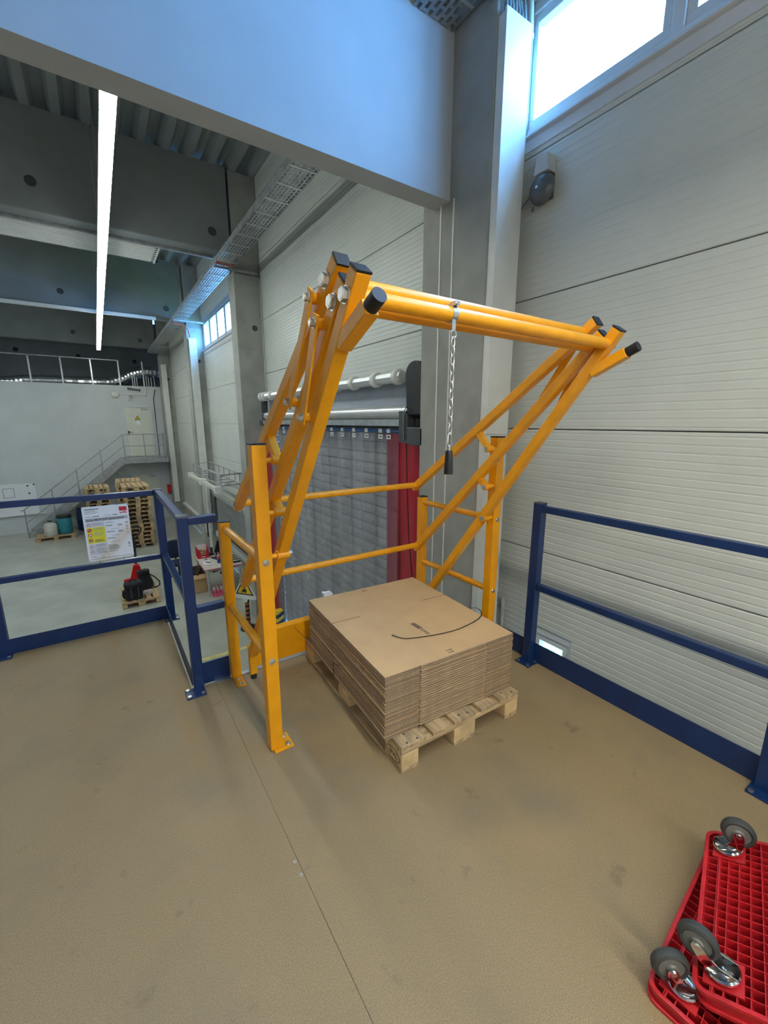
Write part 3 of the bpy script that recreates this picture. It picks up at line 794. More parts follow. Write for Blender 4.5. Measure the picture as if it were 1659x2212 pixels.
# bent strap end sticking out of the side of the pile
q = [stack_M @ Vector(p) for p in ((-0.40, 0.03, 0.115), (-0.425, 0.02, 0.118), (-0.435, 0.055, 0.118), (-0.437, 0.06, 0.03))]
tag(obj('packing_strap', MB().tube(q, 0.0016, 5), black_plastic), 'bent black strap end sticking out of the pile\'s side', 'strap')
q = [stack_M @ Vector(p) for p in ((-0.41, 0.47, 0.045), (-0.45, 0.52, 0.07), (-0.50, 0.57, 0.13))]
tag(obj('packing_strap', MB().tube(q, 0.0018, 5), black_plastic), 'thin dark strap end poking towards the yellow kick plate', 'strap')

# spray bottle standing behind the pile
sb = thing('spray_bottle', 'white spray bottle peeking out behind the cardboard pile', 'bottle', (1.19, 2.478, 0.144))
obj('bottle', MB().lathe([(0, 0.1445), (0.036, 0.1445), (0.038, 0.155), (0.038, 0.33), (0.030, 0.37), (0.014, 0.405), (0.013, 0.42)], (1.19, 2.478, 0), (0, 0, 1), 18), white_paint, sb, smooth=True)
obj('collar', MB().cyl((1.19, 2.478, 0.42), (1.19, 2.478, 0.445), 0.017, 16), white_paint, sb)
obj('spray_head', MB().prism([(1.165, 0.445), (1.225, 0.445), (1.232, 0.462), (1.215, 0.478), (1.180, 0.480), (1.165, 0.470)], 'y', 2.466, 2.490).cyl((1.170, 2.478, 0.476), (1.156, 2.478, 0.483), 0.009, 12), paper, sb, bev=0.002)
obj('trigger', MB().prism([(1.172, 0.445), (1.180, 0.445), (1.172, 0.405), (1.160, 0.400)], 'y', 2.470, 2.486), paper, sb)


# ================================================================ STRIP-CURTAIN DOORWAY
# sectional door closed behind the strips
sdoor = bpy.data.objects.new('door_3', None); COL.objects.link(sdoor); sdoor['kind'] = 'structure'
z = GZ + 0.02
while z < 1.55:
    z1 = min(z + 0.14, 1.57)
    obj('door_slat', MB().prism([(XW + 0.05, z + 0.006), (XW + 0.02, z + 0.012), (XW + 0.012, (z + z1) / 2), (XW + 0.02, z1 - 0.012), (XW + 0.05, z1 - 0.006), (XW + 0.06, z1), (XW + 0.06, z)], 'y', 3.22, 8.24), door_grey, sdoor)
    z = z1
# housing of the roller door
rd_ = thing('roller_door_unit', 'aluminium roller shutter housing with ringed tube above the strip curtain', 'roller door', (2.7, 6.0, 1.6))
XT, ZT = 2.70, 2.095
obj('roller_tube', MB().cyl((XT, 3.66, ZT), (XT, 8.20, ZT), 0.058, 8), aluminium, rd_)
for y in (3.74, 4.16, 4.66, 5.14, 5.62, 6.12, 6.62, 7.12, 7.62, 7.98, 8.17):
    obj('tube_ring', MB().lathe([(0.05, -0.035), (0.076, -0.035), (0.083, -0.028), (0.083, 0.028), (0.076, 0.035), (0.05, 0.035)], (XT, y, ZT), (0, 1, 0), 20), white_paint, rd_, smooth=True)
obj('cover_panel', MB().box((XT + 0.12, 3.40, 1.80), (XT + 0.15, 8.15, 2.06)).box((XT + 0.115, 3.40, 1.925), (XT + 0.12, 8.15, 1.93)), panel_blue, rd_)
hp = [(XT + 0.14, 1.665)] + [(XT + 0.05 - 0.075 * math.cos(t), 1.735 + 0.075 * math.sin(t)) for t in [math.pi * (-0.4 + 1.0 * i / 8) for i in range(9)]] + [(XT + 0.14, 1.80)]
obj('round_housing', MB().prism(hp, 'y', 3.55, 8.10), aluminium, rd_, smooth=True)
obj('guide_beam', MB().box((XT + 0.02, 3.45, 1.585), (XT + 0.16, 8.35, 1.662)), galv, rd_, bev=0.003)
for y in (8.30, 3.5):
    obj('bracket', MB().box((XT + 0.01, y, 1.56), (XT + 0.2, y + 0.16, 1.66)).box((XT + 0.05, y + 0.02, 1.66), (XT + 0.2, y + 0.12, 1.78)), dark_grey, rd_)
obj('tube_bearing', MB().box((XT - 0.02, 8.19, 1.80), (XT + 0.1, 8.22, 2.12)).cyl((XT, 8.18, ZT), (XT, 8.23, ZT), 0.045, 12), dark_grey, rd_)
# motor
mo = thing('door_motor', 'black door drive motor with rounded cover beside the concrete column', 'motor', (2.66, 3.4, 1.4))
pf = [(3.22, 1.70), (3.475, 1.70), (3.480, 1.90), (3.495, 2.05)] + [(3.355 + 0.14 * math.cos(t), 2.09 + 0.12 * math.sin(t)) for t in [math.pi * i / 10 for i in range(11)]]
obj('cover', MB().prism(pf, 'x', 2.61, 2.73), black_plastic, mo, bev=0.008)
obj('gearbox', MB().box((2.60, 3.20, 1.40), (2.72, 3.45, 1.58)), dark_grey, mo, bev=0.01)
obj('control_box', MB().box((2.61, 3.45, 1.42), (2.70, 3.60, 1.74)).box((2.605, 3.48, 1.50), (2.61, 3.57, 1.70)), dark_grey, mo, bev=0.01)
obj('cable_loop', MB().tube([(2.600, 3.50, 1.45), (2.595, 3.50, 1.70), (2.597, 3.46, 1.78), (2.602, 3.43, 1.74)], 0.006, 6), cable_m, mo)
for y, e in ((3.30, 0.0), (3.53, 0.06)):
    tag(obj('hanging_cable', MB().tube([(2.66, y, 1.41), (2.66, y - 0.02, 1.0), (2.655, y - 0.01 - e, 0.4), (2.64, y - 0.08 - e * 1.5, -0.1), (2.62, y - 0.22 - e, -0.6)], 0.006, 6), black_rubber),
        'thin black cable hanging from the %s of the door motor' % ('gearbox' if e == 0 else 'control box'), 'cable')
# the strips
sc_ = thing('strip_curtain', 'clear plastic strip curtain with red end strips in the doorway', 'strip curtain', (2.82, 6.0, GZ))
obj('hanging_rail', MB().cyl((2.80, 3.35, 1.53), (2.80, 8.20, 1.53), 0.021, 12), mat('pipe_blue', (0.03, 0.12, 0.36), 0.35, var=0.1, vs=9), sc_, smooth=True)
y = 3.22; i = 0
while y < 8.15:
    red = i in (0, 1) or y > 7.82
    soft = i == 2
    wd = 0.36 if not soft else 0.24
    m = MB(); n = 6; top, bot = 1.50, GZ + 0.03
    sw = random.uniform(-0.012, 0.012); vs = []
    for zt in (top, 0.3, -1.2, bot):
        for k in range(n + 1):
            u = k / n; t = (top - zt) / (top - bot)
            vs.append((2.80 + (0.010 if i % 2 else -0.004) + 0.012 * math.sin(u * math.pi) * (0.3 + t) + sw * t, y + u * wd + sw * t * 2, zt))
    fs = [(r * (n + 1) + k, r * (n + 1) + k + 1, (r + 1) * (n + 1) + k + 1, (r + 1) * (n + 1) + k) for r in range(3) for k in range(n)]
    st_ = obj('strip', m.add(vs, fs), pvc_red if red else pvc_red_soft if soft else pvc, sc_, smooth=True)
    obj('clip', MB().box((2.775, y + 0.15, 1.507), (2.825, y + 0.22, 1.553)).box((2.784, y + 0.145, 1.435), (2.790, y + 0.235, 1.450)).box((2.784, y + 0.145, 1.470), (2.790, y + 0.235, 1.485)).box((2.784, y + 0.145, 1.45), (2.790, y + 0.165, 1.47)).box((2.784, y + 0.215, 1.45), (2.790, y + 0.235, 1.47)), white_paint, sc_, bev=0.003)
    y += 0.315 if not soft else 0.17; i += 1

# ================================================================ TRUNKING, CABLES, TRAYS, PIPES
def trunking(xa, xb, ya, yb_, z0, z1, label):
    o = thing('cable_trunking', label, 'trunking', ((xa + xb) / 2, yb_, z0))
    obj('back_channel', MB().box((xa, ya + 0.012, z0), (xb, yb_, z1 - 0.02)), trunk_white, o, bev=0.003)
    zj = [z0, (z0 + z1) / 2 + 0.3, z1]
    obj('cover', MB().box((xa - 0.004, ya, zj[0]), (xb + 0.004, ya + 0.02, zj[1] - 0.0015)), trunk_white, o, bev=0.003)
    obj('cover', MB().box((xa - 0.004, ya, zj[1] + 0.0015), (xb + 0.004, ya + 0.02, zj[2])), trunk_white, o, bev=0.003)
    return o


tk = trunking(2.612, 2.868, 2.395, 2.469, -1.9, 4.36, 'white cable trunking on the tall concrete column beside the bright window')
trunking(2.56, 2.76, 14.10, 14.179, -1.88, 4.05, 'white cable trunking on the concrete column beyond the far window')
trunking(2.55, 2.75, 20.66, 20.749, -1.9, 4.0, 'white cable trunking on the last column by the stairs')
# cable bundle rising out of the trunking into the tray
cb_ = thing('cable_bundle', 'bundle of grey cables rising from the column trunking into the tray', 'cables', (2.74, 2.44, 4.2))
for k in range(7):
    x = 2.645 + k * 0.032
    pts = [(x, 2.44, 4.2), (x, 2.435, 4.42), (x - 0.02, 2.43 + 0.01 * (k % 3), 4.50), (x - 0.10 - 0.012 * k, 2.44 + 0.02 * k, 4.56 + 0.01 * k), (2.42 - 0.01 * k, 2.55 + 0.02 * k, 4.57 + 0.008 * (k % 3)), (2.40 - 0.02 * k, 2.8, 4.52 + 0.012 * (k % 2))]
    obj('cable', MB().tube(pts, 0.011, 8), cable_m, cb_, smooth=True)
tag(obj('conduit_pipe', MB().tube([(2.88, 2.45, 4.9), (2.885, 2.43, 4.45), (2.90, 2.435, 4.30)], 0.022, 10).lathe([(0.022, 0), (0.028, 0), (0.028, 0.03), (0.022, 0.03)], (2.898, 2.435, 4.305), (0, 0, 1), 14), grey_pvc, smooth=True), 'short grey conduit pipe beside the top of the column trunking', 'pipe')


def cable_tray(name_label, xa, xb, y0, y1, zb, near_slots):
    o = thing('cable_tray', name_label, 'cable tray', ((xa + xb) / 2, y0, zb))
    obj('side_rail', MB().box((xa, y0, zb), (xa + 0.004, y1, zb + 0.085)).box((xa - 0.012, y0, zb + 0.08), (xa + 0.004, y1, zb + 0.085)), galv, o)
    obj('side_rail', MB().box((xb - 0.004, y0, zb), (xb, y1, zb + 0.085)), galv, o)
    # perforated floor: rows of bars with slots between them
    f = MB(); rows = 7; wd = (xb - xa) / rows
    for r in range(rows + 1):
        x = xa + r * wd; f.box((x - 0.012, y0, zb), (x + 0.012, y1, zb + 0.002))
    y = y0; k = 0
    while y < y1:
        for r in range(rows):
            yy = y + (0.041 if r % 2 else 0)
            f.box((xa + r * wd + 0.011, yy, zb), (xa + (r + 1) * wd - 0.011, yy + 0.026, zb + 0.002))
        y += 0.082; k += 1
    pf_ = obj('perforated_floor', f, galv, o); pf_['kind'] = 'stuff'
    y = y0 + 0.2
    while y < y1:
        obj('cross_rung', MB().box((xa, y, zb - 0.006), (xb, y + 0.022, zb)), aluminium, o); y += 0.42
    for k in range(3):
        obj('laid_cable', MB().cyl((xa + 0.05 + 0.055 * k, y0, zb + 0.016), (xa + 0.05 + 0.055 * k, y1, zb + 0.016), 0.011, 6), cable_m, o)
    y = y0 + 0.6
    while y < y1:
        obj('bracket', MB().box((xa, y, zb - 0.05), (min(xb + 0.45, XW), y + 0.03, zb - 0.007)), galv, o); y += 4.9
    return o


cable_tray('perforated steel cable tray running under the hall beams past the windows', 2.11, 2.43, 3.10, 20.6, 4.41, True)
cable_tray('short perforated cable tray meeting the wall above the tall column trunking', 2.21, 2.56, -3.0, 2.895, 4.50, True)
# red cable loops at the hall tray
for y, k in ((8.45, 0), (14.0, 1)):
    tag(obj('red_cable', MB().tube([(2.13, y, 4.395), (2.3, y + 0.02, 4.38), (2.46, y + 0.03, 4.37), (2.56, y + 0.05, 4.25), (2.60, y + 0.1, 4.06)] if k else [(2.10, y, 4.398), (2.25, y, 4.385), (2.42, y, 4.39)], 0.018, 8), mat('red_cable_%d' % k, (0.40, 0.10, 0.05), 0.5, var=0.1, vs=20), smooth=True),
        'red cable crossing under the tray %s' % ('by the far trunking' if k else 'near the concrete column'), 'cable')
# two grey pipes low on the panel wall
for y, zt, k in ((2.46, 0.06, 0), (2.375, 0.03, 1)):
    t_ = thing('wall_pipe', '%s grey pipe at the foot of the panel wall behind the gate' % ('taller' if k == 0 else 'shorter'), 'pipe', (2.93, y, zt))
    obj('pipe', MB().cyl((2.925, y, GZ + 0.01), (2.925, y, zt), 0.014, 12), grey_pvc, t_, smooth=True)
    obj('coupling', MB().cyl((2.925, y, zt - 0.06), (2.925, y, zt + 0.012), 0.019, 12), dark_grey if k == 0 else grey_pvc, t_, smooth=True)
    obj('pipe_clip', MB().box((2.925, y - 0.025, zt - 0.1), (XW, y + 0.025, zt - 0.08)), grey_pvc, t_)
# pipe on column B
tag(obj('conduit_pipe', MB().cyl((2.945, 8.66, 2.0), (2.945, 8.66, 4.3), 0.013, 8), grey_pvc, smooth=True), 'thin grey conduit running down beside the dark concrete column', 'pipe')

# ---------------------------------------------------------------- alarm bell
bl = thing('alarm_bell', 'dark domed alarm bell under a grey box below the bright window', 'bell', (XW, 2.27, 3.3))
by, bz = 2.235, 3.285
obj('gong', MB().lathe([(0.0, 0.125), (0.02, 0.124), (0.055, 0.117), (0.085, 0.100), (0.098, 0.075), (0.100, 0.060), (0.094, 0.060), (0.0, 0.07)], (XW, by, bz), (-1, 0, 0), 32), bell_grey, bl, smooth=True)
obj('centre_bolt', MB().cyl((XW - 0.124, by, bz), (XW - 0.134, by, bz), 0.010, 8), steel, bl)
obj('back_plate', MB().box((XW - 0.06, by - 0.055, bz - 0.06), (XW, by + 0.055, bz + 0.10)), dark_grey, bl, bev=0.006)
obj('terminal_box', MB().prism([(by - 0.065, bz + 0.10), (by + 0.065, bz + 0.10), (by + 0.045, bz + 0.215), (by - 0.045, bz + 0.215)], 'x', XW - 0.095, XW), plaster, bl, bev=0.008)
obj('clapper', MB().cyl((XW - 0.06, by + 0.07, bz - 0.085), (XW - 0.06, by + 0.08, bz - 0.115), 0.008, 8), bell_grey, bl)
obj('lead', MB().tube([(XW - 0.03, by + 0.06, bz + 0.10), (XW - 0.012, by + 0.14, bz + 0.03), (XW - 0.01, 2.46, bz - 0.03)], 0.005, 6), cable_m, bl)

# ================================================================ HALL LIGHTING AND CEILING THINGS
def led_run(xa, xb, z, y0, y1, label, mod=1.5, lm=None):
    o = thing('led_light_strip', label, 'light', ((xa + xb) / 2, y0, z))
    y = y0
    while y < y1 - 0.2:
        ye = min(y + mod, y1)
        hsg = obj('light_module', MB().box((xa, y + 0.012, z), (xb, ye - 0.012, z + 0.06)), white_paint, o, bev=0.004)
        obj('diffuser', MB().prism([(xa, z), (xa + 0.01, z - 0.022), (xb - 0.01, z - 0.022), (xb, z)], 'y', y + 0.014, ye - 0.014), lm or light_m, hsg)
        obj('end_clip', MB().box((xa - 0.002, ye - 0.012, z - 0.012), (xb + 0.002, ye + 0.012, z + 0.05)), galv, hsg)
        obj('hanger_wire', MB().cyl(((xa + xb) / 2, y + 0.75, z + 0.06), ((xa + xb) / 2, y + 0.75, CZ + 0.05), 0.003, 5), steel, hsg)
        y = ye
    return o


led_run(0.345, 0.470, 4.30, 3.45, 19.9, 'long bright LED light strip hanging under the hall beams')
led_run(-4.6, -4.475, 4.30, 3.45, 19.9, 'LED light strip over the middle of the hall')  # out of view, added to brighten the hall
led_run(0.7, 0.825, 3.0, -4.6, 0.8, 'LED light strip over the platform behind the camera', lm=light_fill)  # out of view, added to light the platform from behind the camera
led_run(-2.0, -1.875, 3.0, -4.6, -1.6, 'LED light strip over the open side of the platform', lm=light_fill)  # second unseen run, added for more light on the platform
# radiant ceiling panel between the first two beams
hp_ = thing('radiant_ceiling_panel', 'white fluted radiant ceiling panel behind the first roof beam', 'heater', (-1, 9.8, 4.8))
obj('panel', MB().box((-6.0, 9.42, 4.80), (1.36, 10.40, 4.83)), white_paint, hp_, bev=0.004)
for k in range(9):
    yy = 9.47 + k * 0.11
    obj('pipe_flute', MB().cyl((-6.0, yy, 4.800), (1.30, yy, 4.800), 0.013, 8), white_paint, hp_, smooth=True)
    obj('end_tab', MB().box((1.30, yy - 0.02, 4.795), (1.345, yy + 0.02, 4.80)), dark_grey, hp_)
obj('end_rail', MB().box((1.345, 9.40, 4.785), (1.375, 10.42, 4.85)), white_paint, hp_)
for k in range(16):
    obj('edge_hook', MB().box((1.2 - k * 0.42, 10.40, 4.80), (1.45 - 0.42 * k - 0.01, 10.44, 4.86)), dark_grey, hp_)
tag(obj('ceiling_trunking', MB().box((-8.5, 14.10, 4.44), (1.75, 14.19, 4.52)), trunk_white, bev=0.005), 'white trunking along the underside of the second roof beam', 'trunking')
tag(obj('beam_conduit', MB().box((-8.5, 9.01, 4.64), (2.2, 9.07, 4.70)), galv), 'grey conduit along the underside of the first roof beam', 'pipe')

# ================================================================ FAR END OF THE HALL
du = thing('ventilation_duct', 'crinkled silver ventilation duct lying above the far white wall', 'duct', (0, 22, 3.1))
dp = [(-3.4, 21.95, 3.10), (-2.9, 21.95, 3.10), (-2.5, 21.95, 3.12), (-2.1, 21.95, 3.20), (-1.0, 21.95, 3.22), (0.2, 21.95, 3.23), (0.75, 21.95, 3.26), (1.15, 21.95, 3.42), (1.5, 21.95, 3.62), (1.85, 21.95, 3.74), (2.2, 21.95, 3.77), (2.7, 21.95, 3.78)]
pp = []
for a, b in zip(dp[:-1], dp[1:]):
    for k in range(6):
        pp.append(tuple(a[i] + (b[i] - a[i]) * k / 6 for i in range(3)))
obj('duct_tube', MB().tube(pp, [0.235 + 0.012 * (i % 2) for i in range(len(pp))], 18), foil, du)
obj('end_cap', MB().lathe([(0.0, 0.28), (0.10, 0.24), (0.19, 0.12), (0.21, 0.0)], (-3.3, 21.95, 3.10), (-1, 0, 0), 16), foil, du, smooth=True)
fr = thing('stud_frame', 'row of galvanised metal studs standing on the far white wall', 'frame', (0, YF, 3.12))
for x in (-2.84, -1.86, -0.88, 0.09, 1.04, 1.92):
    obj('stud', MB().box((x - 0.025, YF + 0.05, 3.12), (x + 0.025, YF + 0.10, 4.14)), aluminium, fr, bev=0.003)
obj('top_channel', MB().box((-4.0, YF + 0.05, 4.10), (1.10, YF + 0.10, 4.14)), galv, fr)
for k, x in enumerate((1.50, 1.58, 1.66, 2.02, 2.10, 2.20, 2.32)):
    obj('short_stud', MB().box((x - 0.012, YF + 0.08, 3.12), (x + 0.012, YF + 0.11, 3.55 - 0.03 * (k % 3))), aluminium, fr)
wl_ = thing('wall_lamp', 'round white bulkhead lamp on the far wall above the stairs', 'lamp', (0.78, YF, 2.75))
obj('lamp_dome', MB().lathe([(0.0, 0.11), (0.07, 0.10), (0.12, 0.07), (0.14, 0.03), (0.14, 0.0)], (0.80, YF, 2.74), (0, -1, 0), 20), white_paint, wl_, smooth=True)
obj('lamp_arm', MB().tube([(0.94, YF - 0.03, 2.78), (1.0, YF - 0.02, 2.78), (1.95, YF - 0.02, 2.72), (1.95, YF - 0.02, 3.05)], 0.012, 6), white_paint, wl_)
el = thing('wall_fan_grille', 'small square white wall grille over the upper grey door', 'vent', (1.35, YF, 2.6))
obj('frame', MB().box((1.24, YF - 0.05, 2.51), (1.46, YF, 2.54)).box((1.24, YF - 0.05, 2.74), (1.46, YF, 2.77)).box((1.24, YF - 0.05, 2.54), (1.27, YF, 2.74)).box((1.43, YF - 0.05, 2.54), (1.46, YF, 2.74)), white_paint, el)
for k in range(5): obj('slat', MB().box((1.27, YF - 0.03, 2.55 + 0.04 * k), (1.43, YF - 0.01, 2.57 + 0.04 * k)), grey_pvc, el)
tag(obj('fluorescent_fitting', MB().cyl((1.28, YF - 0.05, 3.03), (1.72, YF - 0.05, 2.96), 0.015, 8).cyl((1.28, YF - 0.05, 2.97), (1.72, YF - 0.05, 2.92), 0.012, 8).box((1.27, YF - 0.07, 2.95), (1.29, YF, 3.06)).box((1.71, YF - 0.07, 2.90), (1.73, YF, 3.0)), dark_grey), 'dark thin bracket bars on the far wall above the grille', 'bracket')
wb = thing('whiteboard', 'white notice board low on the far wall beside the stair foot', 'board', (-2.9, YF, -1.9))
obj('board', MB().box((-4.3, YF - 0.03, -1.93), (-2.28, YF, -0.74)), paper, wb, bev=0.004)
obj('tray_rail', MB().box((-4.3, YF - 0.09, -1.97), (-2.10, YF, -1.93)), white_paint, wb)
obj('drawn_frame', MB().box((-3.28, YF - 0.032, -1.25), (-3.26, YF - 0.03, -0.88)).box((-2.96, YF - 0.032, -1.25), (-2.94, YF - 0.03, -0.88)).box((-3.28, YF - 0.032, -1.25), (-2.94, YF - 0.03, -1.23)).box((-3.28, YF - 0.032, -0.90), (-2.94, YF - 0.03, -0.88)), print_line, wb)
for x, z in ((-2.52, -0.82), (-2.50, -1.12), (-2.54, -1.42), (-2.32, -0.78)):
    obj('magnet', MB().cyl((x, YF - 0.045, z), (x, YF - 0.03, z), 0.03, 12), black_plastic, wb)
tag(obj('hose_box', MB().box((2.36, YF - 0.16, -1.55), (2.53, YF - 0.001, -1.17)).box((2.38, YF - 0.17, -1.53), (2.51, YF - 0.16, -1.19)), truck_red, bev=0.01), 'small red fire box on the wall by the last column', 'fire box')

# staircase
SYA, SYB = 20.28, 21.20
sta = thing('staircase', 'grey steel staircase with landing climbing along the far white wall', 'stairs', (-2.65, 20.7, GZ))
x0, z0_, x1, z1_ = -2.62, GZ, 0.78, 0.12
dx = (x1 - x0); dz = z1_ - z0_
for y in (SYA, SYB):
    m = MB().prism([(x0 - 0.02, z0_), (x0 + 0.30, z0_), (x1, z1_ - 0.20), (x1, z1_ + 0.03), (x1 - 0.06, z1_ + 0.03), (x0 - 0.02, z0_ + 0.14)], 'y', y - 0.01, y + 0.01)
    obj('stringer', m, galv, sta)
for k in range(14):
    t = (k + 0.8) / 14.5
    obj('tread', MB().box((x0 + dx * t - 0.02, SYA + 0.01, z0_ + dz * t - 0.015), (x0 + dx * t + 0.24, SYB - 0.01, z0_ + dz * t + 0.015)), galv, sta)
obj('landing', MB().box((x1, SYA - 0.01, -0.06), (2.42, SYB, 0.13)), galv, sta, bev=0.004)
for x in (x1 + 0.02, 1.57, 2.36):
    obj('landing_bracket', MB().box((x, SYA - 0.03, -0.08), (x + 0.05, SYA - 0.01, 0.15)), galv, sta)
HX = [-2.62, -1.72, -0.86, 0.0]
for x in HX:
    t = (x - x0) / dx; zb = z0_ + dz * t
    obj('baluster', MB().cyl((x, SYA - 0.02, zb + (0.0 if x > -2.5 else 0)), (x, SYA - 0.02, zb + 1.10), 0.018, 8), galv, sta)
for x in (0.83, 1.57, 2.31):
    obj('baluster', MB().cyl((x, SYA - 0.02, 0.0), (x, SYA - 0.02, 1.13), 0.018, 8), galv, sta)
obj('handrail', MB().tube([(-2.72, SYA - 0.02, -1.66), (-2.62, SYA - 0.02, -1.60), (0.83, SYA - 0.02, 1.13), (2.33, SYA - 0.02, 1.13), (2.36, SYB - 0.1, 1.13)], 0.021, 8), galv, sta)
obj('middle_rail', MB().tube([(-2.62, SYA - 0.02, -2.12), (0.83, SYA - 0.02, 0.66), (2.33, SYA - 0.02, 0.66), (2.36, SYB - 0.1, 0.66)], 0.017, 8), galv, sta)
for x in (2.36,): obj('baluster', MB().cyl((x, SYB - 0.1, 0.0), (x, SYB - 0.1, 1.13), 0.018, 8), galv, sta)
tag(obj('fire_curtain_cable', MB().tube([(2.20, YF - 0.02, 0.15), (2.20, YF - 0.02, 2.6), (2.30, YF - 0.02, 3.0)], 0.015, 6), dark_grey), 'dark cable running up the far wall beside the upper door', 'cable')


# pallets piled under the stairs: one mesh per pallet
def pallet_mesh():
    m = MB(); ux = lambda x: x - 0.4
    for a, b in ((0, 0.145), (0.18875, 0.28875), (0.3275, 0.4725), (0.51125, 0.61125), (0.655, 0.8)): m.box((ux(a), -0.6, 0.122), (ux(b), 0.6, 0.144))
    for y in (-0.6, -0.0725, 0.455): m.box((-0.4, y, 0.100), (0.4, y + 0.145, 0.122))
    for a, b in ((0, 0.1), (0.3275, 0.4725), (0.7, 0.8)):
        m.box((ux(a), -0.6, 0.0), (ux(b), 0.6, 0.022))
        for y in (-0.6, -0.0725, 0.455): m.box((ux(a), y, 0.022), (ux(b), y + 0.145, 0.100))
    return mesh(m, 'wooden_pallet')


PMS = []
for c in ((0.52, 0.37, 0.20), (0.42, 0.29, 0.16), (0.33, 0.24, 0.15)):
    me = pallet_mesh(); me.materials.append(mat('stacked_pallet_wood_%d' % len(PMS), c, 0.8, var=0.3, vs=3.5)); PMS.append(me)


def pile(x, y, nn, where, grp, rz=0.0):
    for i in range(nn):
        q = nn - 1 - i
        o = obj('wooden_pallet', None, None, me=PMS[0 if q < 2 else random.choice((0, 1, 1, 2))])
        o.location = (x + random.uniform(-.02, .02), y + random.uniform(-.02, .02), GZ + 0.001 + i * 0.1445); o.rotation_euler = (0, 0, R(rz + random.uniform(-1.5, 1.5)))
        lab = 'wooden pallet on top of %s' % where if q == 0 else 'wooden pallet lying on the hall floor, bottom of %s' % where if i == 0 else 'wooden pallet, %s from the top of %s' % (ORD[q], where)
        tag(o, lab, 'pallet', grp)


pile(0.86, 17.10, 15, 'the tall pile nearest the notice railing', 'pallets in the tall front pile', 1)
pile(0.74, 18.62, 15, 'the pile hidden behind the tallest pile', 'pallets in the pile behind', -2)
pile(-0.28, 19.62, 13, 'the pile under the stair flight', 'pallets in the pile under the stairs', 1)
# low pallet with canisters under the stairs
o = obj('wooden_pallet', None, None, me=PMS[1]); o.location = (-1.75, 19.72, GZ + 0.001); o.rotation_euler = (0, 0, R(92)); tag(o, 'single low pallet with canisters under the stair foot', 'pallet')
bz0 = GZ + 0.146
t_ = thing('plastic_barrel', 'teal plastic barrel with black lid under the stairs', 'barrel', (-1.45, 19.75, bz0))
obj('barrel_body', MB().lathe([(0, 0), (0.20, 0), (0.23, 0.05), (0.235, 0.3), (0.235, 0.62), (0.22, 0.66)], (-1.45, 19.75, bz0), (0, 0, 1), 20), teal, t_, smooth=True)
obj('lid', MB().lathe([(0.24, 0.62), (0.24, 0.68), (0.22, 0.72), (0, 0.73)], (-1.45, 19.75, bz0), (0, 0, 1), 20), black_plastic, t_, smooth=True)
t_ = thing('plastic_canister', 'cream plastic canister standing beside the teal barrel', 'canister', (-1.88, 19.6, bz0))
obj('canister_body', MB().lathe([(0, 0), (0.19, 0), (0.21, 0.04), (0.21, 0.38), (0.16, 0.46), (0.06, 0.49), (0.06, 0.53), (0, 0.53)], (-1.88, 19.6, bz0), (0, 0, 1), 18), cream, t_, smooth=True)
obj('cap', MB().cyl((-1.88, 19.6, bz0 + 0.53), (-1.88, 19.6, bz0 + 0.57), 0.065, 14), black_plastic, t_)
t_ = thing('plastic_barrel', 'dark blue barrel in the shade behind the pallets under the stairs', 'barrel', (-0.72, 20.6, GZ))
obj('barrel_body', MB().lathe([(0, 0.001), (0.28, 0.001), (0.30, 0.05), (0.30, 0.42), (0.31, 0.45), (0.30, 0.48), (0.30, 0.85), (0.28, 0.9), (0, 0.9)], (-0.80, 20.7, GZ), (0, 0, 1), 20), blue, t_, smooth=True)

# ================================================================ PALLET TRUCK WITH ITS LOAD
lp = thing('wooden_pallet', 'wooden pallet on the pallet truck carrying two black bags', 'pallet', (0.41, 11.62, GZ + 0.001), local=True, rot=(0, 0, 0))
pallet_parts(lp)
tr = thing('pallet_truck', 'red pallet truck with long black handle pushed under a pallet', 'pallet truck', (0.43, 12.35, GZ))
for x in (0.26, 0.58):
    obj('fork', MB().box((x - 0.075, 11.15, GZ + 0.030), (x + 0.075, 12.30, GZ + 0.085)), truck_red, tr, bev=0.008)
obj('frame', MB().prism([(0.12, GZ + 0.03), (0.72, GZ + 0.03), (0.72, GZ + 0.24), (0.60, GZ + 0.26), (0.50, GZ + 0.66), (0.37, GZ + 0.66), (0.27, GZ + 0.32), (0.12, GZ + 0.30)], 'y', 12.28, 12.34), truck_red, tr, bev=0.01)
obj('hood', MB().prism([(12.34, GZ + 0.66), (12.34, GZ + 0.25), (12.48, GZ + 0.25), (12.42, GZ + 0.66)], 'x', 0.37, 0.49), truck_red, tr, bev=0.01)
for x in (0.37, 0.49):
    obj('wheel', MB().cyl((x - 0.025, 12.46, GZ + 0.09), (x + 0.025, 12.46, GZ + 0.09), 0.09, 18), black_rubber, tr, smooth=True)
obj('pump', MB().cyl((0.43, 12.46, GZ + 0.12), (0.43, 12.46, GZ + 0.50), 0.05, 14), dark_grey, tr)
obj('tiller', MB().bar((0.43, 12.42, GZ + 0.52), (0.47, 12.52, GZ + 1.36), 0.055, 0.03), black_plastic, tr, bev=0.005)
hl = [(0.47, 12.515, GZ + 1.34), (0.53, 12.52, GZ + 1.60)]
obj('handle', MB().tube([(0.47, 12.52, GZ + 1.30), (0.55, 12.525, GZ + 1.37), (0.63, 12.53, GZ + 1.47), (0.66, 12.53, GZ + 1.56), (0.62, 12.53, GZ + 1.62), (0.50, 12.53, GZ + 1.63), (0.42, 12.53, GZ + 1.62), (0.42, 12.53, GZ + 1.50), (0.46, 12.52, GZ + 1.36)], 0.018, 8), black_plastic, tr, smooth=True)


